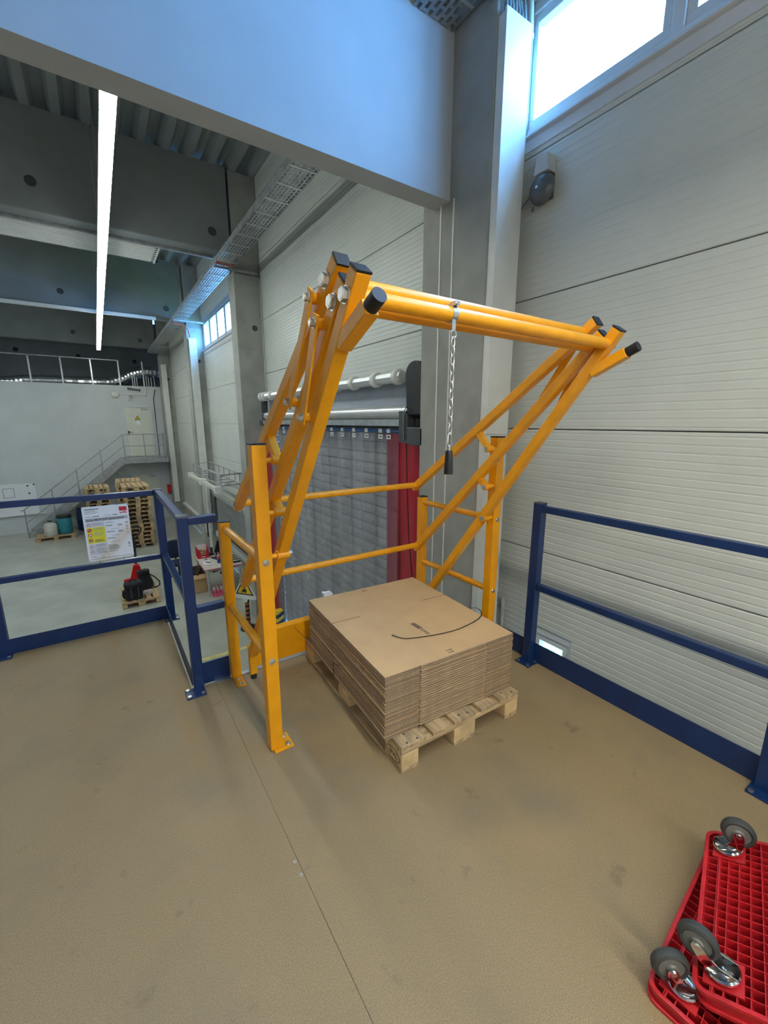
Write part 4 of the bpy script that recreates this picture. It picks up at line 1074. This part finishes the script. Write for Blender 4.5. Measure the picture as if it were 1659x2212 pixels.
def soft_box(c, d, seed, taper=0.85, lump=0.02):
    """a filled bag: rounded box with slightly uneven sides"""
    rnd = random.Random(seed); bm = bmesh.new(); bmesh.ops.create_cube(bm, size=1.0)
    bmesh.ops.subdivide_edges(bm, edges=bm.edges, cuts=3, use_grid_fill=True)
    for v in bm.verts:
        p = v.co; l = max(abs(p.x), abs(p.y), abs(p.z)) * 2; n = p.normalized() * 0.62
        q = p.lerp(n, 0.38); k = 1 - (1 - taper) * (q.z + 0.5)
        v.co = Vector((q.x * d[0] * k, q.y * d[1] * k, q.z * d[2])) + Vector((rnd.uniform(-1, 1), rnd.uniform(-1, 1), rnd.uniform(-1, 1))) * lump * (0.3 if q.z < -0.4 else 1)
        v.co += Vector(c)
    m = MB(); bm.verts.ensure_lookup_table(); m.add([tuple(v.co) for v in bm.verts], [tuple(v.index for v in f.verts) for f in bm.faces]); bm.free(); return m


def subsurf(o, lv=1):
    md = o.modifiers.new('sub', 'SUBSURF'); md.levels = lv; md.render_levels = lv; return o


PZ = GZ + 0.146
b1 = thing('backpack', 'boxy black bag on the front edge of the truck pallet', 'bag', (0.28, 11.25, PZ))
o = obj('bag_body', soft_box((0.28, 11.25, PZ + 0.20), (0.38, 0.30, 0.44), 3, 0.9), black_cloth, b1, smooth=True); subsurf(o)
o = obj('flap', soft_box((0.28, 11.24, PZ + 0.37), (0.40, 0.33, 0.10), 4, 0.9, 0.008), black_cloth, b1, smooth=True); subsurf(o)
for x in (0.21, 0.36): obj('front_strap', MB().box((x, 11.083, PZ + 0.06), (x + 0.025, 11.095, PZ + 0.36)), dark_grey, b1)
obj('side_pocket', soft_box((0.09, 11.25, PZ + 0.14), (0.09, 0.20, 0.18), 5), black_cloth, b1, smooth=True)
obj('carry_loop', MB().tube([(0.20, 11.25, PZ + 0.42), (0.24, 11.25, PZ + 0.47), (0.32, 11.25, PZ + 0.47), (0.36, 11.25, PZ + 0.42)], 0.012, 6), black_cloth, b1)
b2 = thing('backpack', 'black backpack with looped strap leaning behind the boxy bag', 'bag', (0.64, 11.85, PZ))
o = obj('bag_body', soft_box((0, 0, 0.24), (0.30, 0.24, 0.50), 8, 0.75), black_cloth, b2, smooth=True); subsurf(o)
o.matrix_parent_inverse = Matrix.Translation(-Vector(b2.location)); o.location = (0.62, 11.78, PZ + 0.02); o.rotation_euler = (R(-8), R(-14), 0)
obj('shoulder_strap', MB().tube([(0.66, 11.72, PZ + 0.40), (0.78, 11.70, PZ + 0.30), (0.88, 11.70, PZ + 0.16), (0.88, 11.70, PZ + 0.06), (0.80, 11.70, PZ + 0.02), (0.74, 11.72, PZ + 0.03)], 0.016, 6), black_cloth, b2, smooth=True)
obj('top_pocket', soft_box((0.58, 11.76, PZ + 0.46), (0.20, 0.20, 0.10), 9), black_cloth, b2, smooth=True)
tag(obj('plastic_wrap', soft_box((0.58, 11.42, PZ + 0.03), (0.20, 0.16, 0.07), 12, 0.8, 0.02), bottle_clear), 'small crumpled clear wrap lying on the truck pallet', 'wrap')

# ================================================================ WORK TABLE BY THE WALL
tb = thing('work_table', 'light work table with pink edge and steel legs by the wall', 'table', (2.25, 11.2, GZ))
TZ = GZ + 0.75
tx0, tx1, ty0, ty1 = 1.80, 2.72, 10.58, 12.0
obj('tabletop', MB().box((tx0, ty0, TZ - 0.025), (tx1, ty1, TZ)), table_top_m, tb, bev=0.002)
obj('edge_band', MB().box((tx0 - 0.004, ty0 - 0.004, TZ - 0.025), (tx1, ty0, TZ - 0.004)).box((tx0 - 0.004, ty0, TZ - 0.025), (tx0, ty1, TZ - 0.004)), pink, tb)
obj('apron', MB().box((tx0 + 0.05, ty0 + 0.04, TZ - 0.08), (tx1 - 0.05, ty0 + 0.07, TZ - 0.025)).box((tx0 + 0.05, ty1 - 0.07, TZ - 0.08), (tx1 - 0.05, ty1 - 0.04, TZ - 0.025)), galv, tb)
for x in (tx0 + 0.07, tx1 - 0.07):
    for y in (ty0 + 0.055, ty1 - 0.055):
        l_ = obj('leg', MB().cyl((x, y, GZ), (x, y, TZ - 0.025), 0.022, 12), steel, tb, smooth=True)
obj('drawer_box', MB().box((2.05, 10.75, TZ - 0.13), (2.45, 11.2, TZ - 0.03)), dark_grey, tb)
obj('foot_crank', MB().bar((2.0, 10.7, TZ - 0.12), (2.35, 10.85, TZ - 0.10), 0.05, 0.04).bar((2.2, 10.72, TZ - 0.22), (2.34, 10.78, TZ - 0.08), 0.06, 0.06), black_plastic, tb)
# snack box with rolls
sbx = thing('snack_box', 'red cardboard box with white inside holding bread rolls on the table', 'box', (1.97, 11.72, TZ))
bx0, bx1, by0, by1 = 1.83, 2.11, 11.58, 11.86
w_ = MB()
w_.prism([(bx0, TZ), (bx1, TZ), (bx1, TZ + 0.26), (bx1 - 0.05, TZ + 0.24), (bx1 - 0.09, TZ + 0.10), (bx0 + 0.09, TZ + 0.10), (bx0 + 0.05, TZ + 0.24), (bx0, TZ + 0.26)], 'y', by0, by0 + 0.006)
w_.box((bx0, by0, TZ), (bx0 + 0.006, by1, TZ + 0.30)).box((bx1 - 0.006, by0, TZ), (bx1, by1, TZ + 0.30)).box((bx0, by1 - 0.006, TZ), (bx1, by1, TZ + 0.32))
obj('box_walls', w_, print_red, sbx)
obj('inner_liner', MB().box((bx0 + 0.007, by1 - 0.012, TZ + 0.01), (bx1 - 0.007, by1 - 0.007, TZ + 0.318)).box((bx0 + 0.007, by0 + 0.01, TZ + 0.01), (bx0 + 0.011, by1 - 0.01, TZ + 0.298)), paper, sbx)
text('Brezel', 0.05, paper, sbx, basis((bx0 + 0.14, by0 - 0.001, TZ + 0.05), (1, 0, 0), (0, 0, 1)), 'box_lettering', 'CENTER') if False else obj('box_print', MB().box((bx0 + 0.09, by0 - 0.002, TZ + 0.035), (bx0 + 0.19, by0, TZ + 0.055)), paper, sbx)
for k, (x, y, z) in enumerate(((1.92, 11.66, 0.07), (2.035, 11.67, 0.08), (1.97, 11.76, 0.11), (2.02, 11.78, 0.16), (1.94, 11.80, 0.18))):
    tag(obj('bread_roll', MB().lathe([(0.0, -0.03), (0.035, -0.028), (0.05, -0.008), (0.045, 0.018), (0.02, 0.032), (0, 0.034)], (x, y, TZ + z), (0.1 * k, 0.2, 1), 14), bread, smooth=True),
        '%s bread roll in the red snack box' % ('front left', 'front right', 'middle', 'back right', 'back left')[k], 'bread', 'rolls in the snack box')


def bottle(x, y, z, lab, h=0.30, r=0.042, low=bottle_blue, up=bottle_red, grp=None):
    t = thing('drink_bottle', lab, 'bottle', (x, y, z), grp)
    obj('bottle_body', MB().lathe([(0, 0.002), (r * 0.9, 0.002), (r, 0.015), (r, h * 0.55), (r * 0.95, h * 0.65), (r * 0.35, h * 0.88), (r * 0.33, h * 0.93)], (x, y, z), (0, 0, 1), 16), bottle_clear, t, smooth=True)
    obj('bottle_label', MB().lathe([(r * 1.01, h * 0.05), (r * 1.02, h * 0.06), (r * 1.02, h * 0.40), (r * 1.01, h * 0.41)], (x, y, z), (0, 0, 1), 16), low, t, smooth=True)
    obj('sleeve', MB().lathe([(r * 1.01, h * 0.43), (r * 1.02, h * 0.44), (r * 1.02, h * 0.58), (r * 0.99, h * 0.64)], (x, y, z), (0, 0, 1), 16), up, t, smooth=True)
    obj('cap', MB().cyl((x, y, z + h * 0.93), (x, y, z + h), r * 0.38, 12), up, t)
    return t


bottle(2.22, 10.96, TZ, 'drink bottle with red and blue label standing on the table')
t_ = thing('desk_mat', 'black mat lying on the work table behind the bottle', 'mat', (2.30, 11.35, TZ)); obj('mat', MB().prism([(2.12, 11.50), (2.30, 11.08), (2.52, 11.20), (2.45, 11.62)], 'z', TZ + 0.001, TZ + 0.012), black_rubber, t_)
tag(obj('paper_sheet', MB().prism([(1.89, 11.32), (1.87, 11.02), (2.07, 11.02), (2.07, 11.30)], 'z', TZ + 0.0005, TZ + 0.002), paper), 'white paper sheet lying on the front of the work table', 'paper')
tag(obj('black_marker', MB().cyl((1.93, 11.20, TZ + 0.010), (2.05, 11.12, TZ + 0.010), 0.009, 8).cyl((1.97, 11.10, TZ + 0.008), (2.0, 11.17, TZ + 0.008), 0.007, 8), black_plastic), 'black marker pen lying on the white paper sheet', 'pen')
tag(obj('small_box_cutter', MB().bar((1.97, 11.42, TZ + 0.007), (2.03, 11.46, TZ + 0.007), 0.025, 0.012), black_plastic, bev=0.003), 'small black cutter lying behind the white paper', 'cutter')
tag(obj('wrist_band', MB().tube([(1.99 + 0.035 * math.cos(t), 10.86 + 0.05 * math.sin(t), TZ + 0.005) for t in [2 * math.pi * i / 14 for i in range(14)]], 0.004, 5, closed=True), white_paint), 'pale ring lying near the front edge of the table', 'ring')
t_ = thing('tool_case', 'open black tool case with cream rulers on the table\'s wall end', 'case', (2.6, 10.95, TZ))
obj('case_tray', MB().box((2.53, 10.72, TZ + 0.001), (2.71, 11.38, TZ + 0.03)), black_plastic, t_, bev=0.004)
for y in (10.82, 11.0, 11.18): obj('ruler', MB().box((2.55, y, TZ + 0.03), (2.70, y + 0.05, TZ + 0.036)), cream, t_)
t_ = thing('laptop', 'dark laptop standing open at the back of the work table', 'laptop', (2.42, 11.75, TZ))
obj('keyboard_base', MB().prism([(2.28, 11.66), (2.50, 11.60), (2.58, 11.86), (2.36, 11.92)], 'z', TZ + 0.001, TZ + 0.02), black_plastic, t_)
obj('screen', MB().prism([(2.30, TZ + 0.02), (2.54, TZ + 0.02), (2.52, TZ + 0.32), (2.40, TZ + 0.36)], 'y', 11.86, 11.875), black_plastic, t_)
t_ = thing('handheld_scanner', 'small black scanner cradle beside the red snack box', 'scanner', (2.2, 11.78, TZ))
obj('cradle', MB().box((2.15, 11.72, TZ + 0.001), (2.27, 11.86, TZ + 0.05)), black_plastic, t_, bev=0.006)
obj('scanner', MB().bar((2.22, 11.78, TZ + 0.05), (2.23, 11.83, TZ + 0.20), 0.07, 0.03), black_plastic, t_, bev=0.006)
t_ = thing('mobile_phone', 'grey phone propped up between snack box and scanner', 'phone', (2.14, 11.8, TZ))
obj('phone_body', MB().bar((2.145, 11.90, TZ + 0.002), (2.145, 11.94, TZ + 0.15), 0.07, 0.012), grey_pvc, t_, bev=0.003)
obj('phone_screen', MB().bar((2.145, 11.892, TZ + 0.012), (2.145, 11.930, TZ + 0.14), 0.06, 0.002), bottle_blue, t_)
# carton with jacket, chair, six-pack
t_ = thing('open_carton', 'brown open carton on the hall floor beside the table leg', 'box', (1.76, 11.25, GZ))
cx0, cx1, cy0, cy1, chh = 1.58, 1.90, 11.06, 11.44, 0.50
w_ = MB().box((cx0, cy0, GZ + 0.001), (cx1, cy0 + 0.006, GZ + chh)).box((cx0, cy1 - 0.006, GZ + 0.001), (cx1, cy1, GZ + chh)).box((cx0, cy0, GZ + 0.001), (cx0 + 0.006, cy1, GZ + chh)).box((cx1 - 0.006, cy0, GZ + 0.001), (cx1, cy1, GZ + chh)).box((cx0, cy0, GZ + 0.001), (cx1, cy1, GZ + 0.008))
obj('carton_walls', w_, kraft, t_)
obj('flap', MB().bar((1.74, cy0, GZ + chh), (1.74, cy0 - 0.09, GZ + chh - 0.09), 0.31, 0.005), kraft, t_)
o = tag(obj('brown_jacket', soft_box((1.70, 11.22, GZ + chh + 0.02), (0.28, 0.34, 0.32), 21, 0.7, 0.045), brown_cloth, smooth=True), 'crumpled dark brown jacket stuffed into the brown carton', 'jacket'); subsurf(o, 2)
ch_ = thing('office_chair', 'dark blue office chair behind the blue railing post by the table', 'chair', (1.48, 12.5, GZ))
o = obj('backrest', soft_box((1.42, 12.72, GZ + 0.82), (0.44, 0.08, 0.50), 31, 0.95, 0.004), chair_blue, ch_, smooth=True); subsurf(o)
o = obj('seat', soft_box((1.46, 12.48, GZ + 0.47), (0.46, 0.46, 0.10), 32, 0.95, 0.004), chair_blue, ch_, smooth=True); subsurf(o)
obj('gas_column', MB().cyl((1.46, 12.48, GZ + 0.08), (1.46, 12.48, GZ + 0.44), 0.028, 12), black_plastic, ch_, smooth=True)
obj('back_bar', MB().tube([(1.46, 12.55, GZ + 0.43), (1.44, 12.80, GZ + 0.45), (1.42, 12.78, GZ + 0.75)], 0.018, 8), black_plastic, ch_)
for k in range(5):
    a = 2 * math.pi * k / 5 + 0.3; e = (1.46 + 0.28 * math.cos(a), 12.48 + 0.28 * math.sin(a))
    lg_ = obj('leg', MB().bar((1.46, 12.48, GZ + 0.10), (e[0], e[1], GZ + 0.075), 0.04, 0.03), black_plastic, ch_, bev=0.004)
    obj('caster', MB().cyl((e[0] - 0.02, e[1], GZ + 0.03), (e[0] + 0.02, e[1], GZ + 0.03), 0.03, 12), black_rubber, lg_)
for k in range(6):
    x = 1.99 + 0.085 * (k % 3); y = 10.62 + 0.085 * (k // 3)
    bottle(x, y, GZ, '%s bottle of the pink-wrapped six-pack under the table' % ('front left', 'front middle', 'front right', 'rear left', 'rear middle', 'rear right')[k], 0.27, 0.040, black_plastic, pink, 'six-pack bottles')
tag(obj('shrink_wrap', MB().box((1.940, 10.570, GZ + 0.004), (2.225, 10.573, GZ + 0.11)).box((1.940, 10.757, GZ + 0.004), (2.225, 10.760, GZ + 0.11)).box((1.940, 10.570, GZ + 0.004), (1.943, 10.76, GZ + 0.11)).box((2.222, 10.570, GZ + 0.004), (2.225, 10.76, GZ + 0.11)), pink), 'pink shrink wrap band around the six-pack bottles', 'wrap')

# ---------------------------------------------------------------- fittings on the side wall by the table
gp_ = thing('steel_wall_panel', 'grey steel wall panel with top ledge above the work table', 'panel', (2.9, 12.5, -1.5))
obj('sheet', MB().box((2.90, 10.55, -1.62), (2.955, 13.9, -0.68)), galv, gp_, bev=0.004)
obj('top_ledge', MB().box((2.82, 9.2, -0.66), (2.955, 14.15, -0.54)), concrete, gp_, bev=0.006)
obj('shadow_frame', MB().box((2.885, 13.9, -1.70), (2.955, 14.15, -0.66)), dark_grey, gp_)  # dark frame at the far end of the panel
obj('base_seal', MB().box((2.86, 10.3, -1.76), (2.955, 13.9, -1.64)), black_rubber, gp_)
dl = thing('parapet_trunking', 'white trunking running along the wall at table height', 'trunking', (2.9, 13, -1.95))
obj('channel', MB().box((2.84, 9.1, -2.02), (2.955, 14.1, -1.86)), trunk_white, dl, bev=0.004)
obj('channel', MB().box((2.84, 14.75, -2.06), (2.955, 20.6, -1.94)), trunk_white, dl, bev=0.004)
cg = thing('wire_rack', 'grey wire rack with white roller bar hanging over the table', 'rack', (2.3, 11.5, 0.2))
rA, rB, rC, rD = (2.17, 13.0, 0.20), (2.17, 9.75, 0.22), (2.62, 9.75, 0.24), (2.62, 13.0, 0.24)
for z in (0.0, 0.24):
    obj('wire_frame', MB().tube([(p[0], p[1], p[2] + z) for p in (rA, rB, rC, rD)], 0.018, 6, closed=True), galv, cg)
for k in range(7):
    y = 9.75 + (13.0 - 9.75) * k / 6
    obj('wire', MB().tube([(2.17, y, 0.45), (2.17, y, 0.21), (2.62, y, 0.24), (2.62, y, 0.47)], 0.014, 5), galv, cg)
obj('hanger', MB().cyl((2.62, 9.9, -0.6), (2.62, 9.9, 0.48), 0.014, 6), galv, cg)
obj('hanger', MB().cyl((2.62, 12.9, -0.6), (2.62, 12.9, 0.48), 0.014, 6), galv, cg)
obj('wall_arm', MB().cyl((2.62, 9.9, 0.24), (2.95, 9.9, 0.24), 0.012, 6), galv, cg)
obj('roller_bar', MB().box((2.02, 9.75, 0.10), (2.13, 12.9, 0.18)), cream, cg, bev=0.01)
for y in (9.68, 11.2, 11.35, 12.88): obj('end_cap', MB().box((2.0, y, 0.07), (2.15, y + 0.10, 0.22)), white_paint, cg, bev=0.01)
for x in (2.35,):
    tag(obj('standing_pipe', MB().cyl((2.40, 12.6, GZ), (2.40, 12.6, 0.18), 0.045, 10), white_paint, smooth=True), 'white standing pipe rising from behind the snack box', 'pipe')
t_ = thing('headset', 'black headset hanging beside the white pipe above the blue stub rail', 'headset', (2.35, 12.5, -1.1))
obj('headband', MB().tube([(2.31 + 0.0, 12.52 + 0.09 * math.cos(t), -1.10 + 0.12 * math.sin(t)) for t in [2 * math.pi * i / 16 for i in range(16)]], 0.022, 6, closed=True), black_rubber, t_)
obj('lead', MB().cyl((2.31, 12.52, -1.22), (2.31, 12.52, -1.62), 0.02, 6), black_rubber, t_)

# ---------------------------------------------------------------- forklift warning sign on its post
fs_ = thing('forklift_sign', 'yellow triangular forklift warning sign on an orange and black post', 'sign', (2.2, 8.45, GZ))
fz = -2.62
obj('base', MB().lathe([(0, 0), (0.17, 0), (0.17, 0.03), (0.06, 0.07), (0, 0.07)], (2.2, 8.45, GZ + 0.001), (0, 0, 1), 20), black_rubber, fs_, smooth=True)
obj('post', MB().cyl((2.2, 8.45, GZ + 0.05), (2.2, 8.45, -2.00), 0.045, 14), black_plastic, fs_, smooth=True)
for k in range(5): obj('orange_band', MB().lathe([(0.0455, 0), (0.047, 0.002), (0.047, 0.05), (0.0455, 0.052)], (2.2, 8.45, -2.55 + 0.10 * k), (0, 0, 1), 14), orange, fs_)
fu = Vector((0.62, -0.785, 0)); fn = Vector((-0.785, -0.62, 0))
FM = lambda d: basis(Vector((2.2, 8.45, -1.78)) + fn * (0.03 + d), fu, (0, 0, 1))


def flat(poly, d, th, T0): return MB().prism([(a, b) for a, b in poly], 'z', 0, th, 0, FM(d))


def rtri(s, r=0.0):
    h = s * math.sqrt(3) / 2; return [(-s / 2, -h / 3), (s / 2, -h / 3), (0, 2 * h / 3)]


obj('plate', flat([(-0.27, -0.20), (-0.22, -0.225), (0.22, -0.225), (0.27, -0.20), (0.27, -0.155), (0.045, 0.24), (-0.045, 0.24), (-0.27, -0.155)], 0.0, 0.02, None), white_paint, fs_, bev=0.006)
obj('black_border', flat(rtri(0.44), 0.020, 0.002, None), black_plastic, fs_)
obj('yellow_field', flat(rtri(0.35), 0.022, 0.002, None), sign_yellow, fs_)
icon = flat([(-0.055, -0.055), (0.045, -0.055), (0.05, -0.01), (0.0, 0.0), (-0.05, -0.02)], 0.024, 0.002, None)
for poly in ([(-0.03, -0.02), (-0.022, -0.02), (-0.018, 0.06), (-0.026, 0.06)], [(0.018, -0.02), (0.026, -0.02), (0.022, 0.06), (0.014, 0.06)], [(-0.026, 0.055), (0.022, 0.055), (0.022, 0.064), (-0.026, 0.064)],
             [(-0.072, -0.075), (-0.064, -0.075), (-0.064, 0.05), (-0.072, 0.05)], [(-0.12, -0.075), (-0.064, -0.075), (-0.064, -0.067), (-0.12, -0.067)], [(-0.008, 0.0), (0.012, 0.0), (0.010, 0.035), (-0.006, 0.035)]):
    icon.prism(poly, 'z', 0, 0.002, 0, FM(0.024))
for c in (-0.035, 0.03):
    icon.prism([(c + 0.02 * math.cos(t), -0.062 + 0.02 * math.sin(t)) for t in [2 * math.pi * i / 12 for i in range(12)]], 'z', 0, 0.002, 0, FM(0.024))
obj('forklift_symbol', icon, black_plastic, fs_)
obj('neck', MB().prism([(-0.06, -0.225), (0.06, -0.225), (0.03, -0.30), (-0.03, -0.30)], 'z', 0, 0.02, 0, FM(0.0)), white_paint, fs_)
hz = thing('hazard_post', 'short yellow and black striped guard post beside the strip curtain', 'guard post', (2.62, 7.85, GZ))
hb = MB(); n = 8
obj('post', MB().box((2.55, 7.55, GZ), (2.67, 7.70, -2.05)), sign_yellow, hz, bev=0.008)
for k in range(4):
    z = GZ + 0.02 + 0.16 * k
    obj('black_stripe', MB().add([(2.548, 7.548, z), (2.672, 7.548, z + 0.07), (2.672, 7.548, z + 0.15), (2.548, 7.548, z + 0.08), (2.548, 7.702, z - 0.07 if k else z), (2.548, 7.702, z + 0.01)], [(0, 1, 2, 3), (4, 0, 3, 5)]), black_plastic, hz)


# ================================================================ RED DOLLIES IN THE CORNER
def make_dolly(swivels):
    """local frame: deck in XY (x 0..0.6 long, y 0..0.4), underside faces +Z, casters stand on +Z"""
    root = thing('plastic_dolly', 'red dolly', 'dolly', (0, 0, 0), 'red dollies lying in the corner', local=True)
    L_, W_, t = 0.60, 0.40, 0.05

    def rrect(x0, y0, x1, y1, r, n=5):
        out = []
        for cx, cy, a0 in ((x1 - r, y1 - r, 0), (x0 + r, y1 - r, 90), (x0 + r, y0 + r, 180), (x1 - r, y0 + r, 270)):
            for k in range(n): out.append((cx + r * math.cos(R(a0 + 90 * k / (n - 1))), cy + r * math.sin(R(a0 + 90 * k / (n - 1)))))
        return out

    def band(z0, z1, inset, w):
        o1 = rrect(inset, inset, L_ - inset, W_ - inset, 0.035 - inset * 0.5); o2 = rrect(inset + w, inset + w, L_ - inset - w, W_ - inset - w, 0.025); n = len(o1)
        m = MB(); m.add([(x, y, z0) for x, y in o1] + [(x, y, z1) for x, y in o1] + [(x, y, z1) for x, y in o2] + [(x, y, z0) for x, y in o2],
                        [(a * n + i, a * n + (i + 1) % n, b * n + (i + 1) % n, b * n + i) for a, b in ((0, 1), (1, 2), (2, 3), (3, 0)) for i in range(n)])
        return m

    obj('rim', band(0.0, 0.012, 0.0, 0.012), red_plastic, root, bev=0.002)
    obj('rim', band(t - 0.012, t, 0.0, 0.012), red_plastic, root, bev=0.002)
    obj('rim_wall', band(0.006, t - 0.006, 0.008, 0.004), red_plastic, root)
    for a in (0.10, 0.22, 0.34, 0.46):                                     # uprights on the outer wall
        obj('rim_upright', MB().box((a, 0.0, 0.010), (a + 0.05, 0.009, t - 0.010)).box((a, W_ - 0.009, 0.010), (a + 0.05, W_, t - 0.010)), red_plastic, root)
    obj('inner_frame', MB().box((0.012, 0.044, 0.002), (L_ - 0.012, 0.048, t - 0.003)).box((0.012, W_ - 0.048, 0.002), (L_ - 0.012, W_ - 0.044, t - 0.003)), red_plastic, root)
    obj('deck_skin', MB().box((0.012, 0.012, 0.0), (L_ - 0.012, W_ - 0.012, 0.004)), red_plastic, root)
    rx = mesh(MB().box((-0.0011, 0.012, 0.003), (0.0011, W_ - 0.012, t - 0.005)), 'rib'); ry = mesh(MB().box((0.012, -0.0011, 0.003), (L_ - 0.012, 0.0011, t - 0.005)), 'rib')
    for k in range(1, 20):
        o = obj('rib', None, red_plastic, root, me=rx); o.location = (0.012 + (L_ - 0.024) * k / 20, 0, 0)
    for k in range(1, 13):
        o = obj('rib', None, red_plastic, root, me=ry); o.location = (0, 0.012 + (W_ - 0.024) * k / 13, 0)
    for (cx, cy), sw in zip(((0.075, 0.070), (0.075, W_ - 0.070), (L_ - 0.075, 0.070), (L_ - 0.075, W_ - 0.070)), swivels):
        if sw is None: continue
        obj('caster_pad', MB().cyl((cx, cy, 0.004), (cx, cy, t), 0.036, 20).box((cx - 0.045, cy - 0.045, t - 0.008), (cx + 0.045, cy + 0.045, t - 0.002)), red_plastic, root)
        d = Vector((math.cos(R(sw)), math.sin(R(sw)), 0)); sd = Vector((-d.y, d.x, 0)); c = Vector((cx, cy, t))
        rw = 0.050; hub = c + d * 0.042 + Vector((0, 0, 0.072))
        # dished swivel housing running out into two arms
        fk = MB().lathe([(0.0, 0.002), (0.030, 0.002), (0.041, 0.006), (0.043, 0.013), (0.040, 0.018), (0.036, 0.013), (0.020, 0.009), (0.0, 0.012)], c, (0, 0, 1), 28)
        for s_ in (-1, 1):
            p0 = c + sd * (0.0215 * s_) + Vector((0, 0, 0.006))
            poly = [(-0.034, 0.004), (0.030, 0.0), (0.044, 0.022), (0.056, 0.055), (0.056, 0.068), (0.050, 0.077), (0.040, 0.079), (0.030, 0.072), (0.020, 0.048), (0.0, 0.026), (-0.036, 0.014)]
            fk.prism(poly, 'z', -0.0014, 0.0014, 0, basis(p0, d, (0, 0, 1)))
        cas = obj('caster', fk, chrome, root, smooth=True)
        obj('wheel_hub', MB().lathe([(0.006, -0.017), (0.012, -0.017), (0.016, -0.012), (rw - 0.014, -0.011), (rw - 0.014, 0.011), (0.016, 0.012), (0.012, 0.017), (0.006, 0.017)], hub, sd, 28), wheel_grey, cas, smooth=True)
        obj('tyre', MB().lathe([(rw - 0.016, -0.012), (rw - 0.010, -0.0155), (rw - 0.003, -0.011), (rw, 0.0), (rw - 0.003, 0.011), (rw - 0.010, 0.0155), (rw - 0.016, 0.012), (rw - 0.016, -0.012)], hub, sd, 32), tyre_grey, cas, smooth=True)
        obj('axle_bolt', MB().cyl(hub - sd * 0.0265, hub + sd * 0.0265, 0.008, 10), steel, cas)
        obj('swivel_rivet', MB().lathe([(0.0, 0.018), (0.006, 0.017), (0.009, 0.011)], c, (0, 0, 1), 14), chrome, cas, smooth=True)
    return root


def place_dolly(o, corner, u, tilt, lab):
    """lying wheels-up: corner = far lower corner of the long edge, u = horizontal direction of that edge towards the viewer, other side raised by tilt"""
    u = Vector(u).normalized(); p = Vector((-u.y, u.x, 0))
    if p.y > 0: p = -p
    e = p * math.cos(R(tilt)) + Vector((0, 0, 1)) * math.sin(R(tilt)); z = u.cross(e)
    o.matrix_world = Matrix(((u.x, e.x, z.x, corner[0]), (u.y, e.y, z.y, corner[1]), (u.z, e.z, z.z, corner[2]), (0, 0, 0, 1))); o['label'] = lab


place_dolly(make_dolly((None, 200, 312, 40)), (1.721, 0.378, 0.0), (-0.995, -0.098, 0), 0, 'lower red plastic dolly lying wheels-up on the floor under the other')
place_dolly(make_dolly((95, 30, 268, 150)), (1.752, 0.378, 0.072), (-0.963, -0.27, 0), 20, 'upper red plastic dolly tilted on the lower one, wheels up')

# small litter on the platform floor
for k, (x, y) in enumerate(((0.429, 1.242), (0.431, 1.185))):
    tag(obj('plastic_ring', MB().tube([(x + 0.0045 * math.cos(t), y + 0.0045 * math.sin(t), 0.0017) for t in [2 * math.pi * i / 12 for i in range(12)]], 0.0015, 5, closed=True), grey_pvc),
        'tiny pale plastic ring on the platform floor, %s the other one' % ('farther from the dollies than' if k == 0 else 'nearer to the dollies than'), 'ring')
for o in bpy.data.objects:
    if '_w' in o: del o['_w']
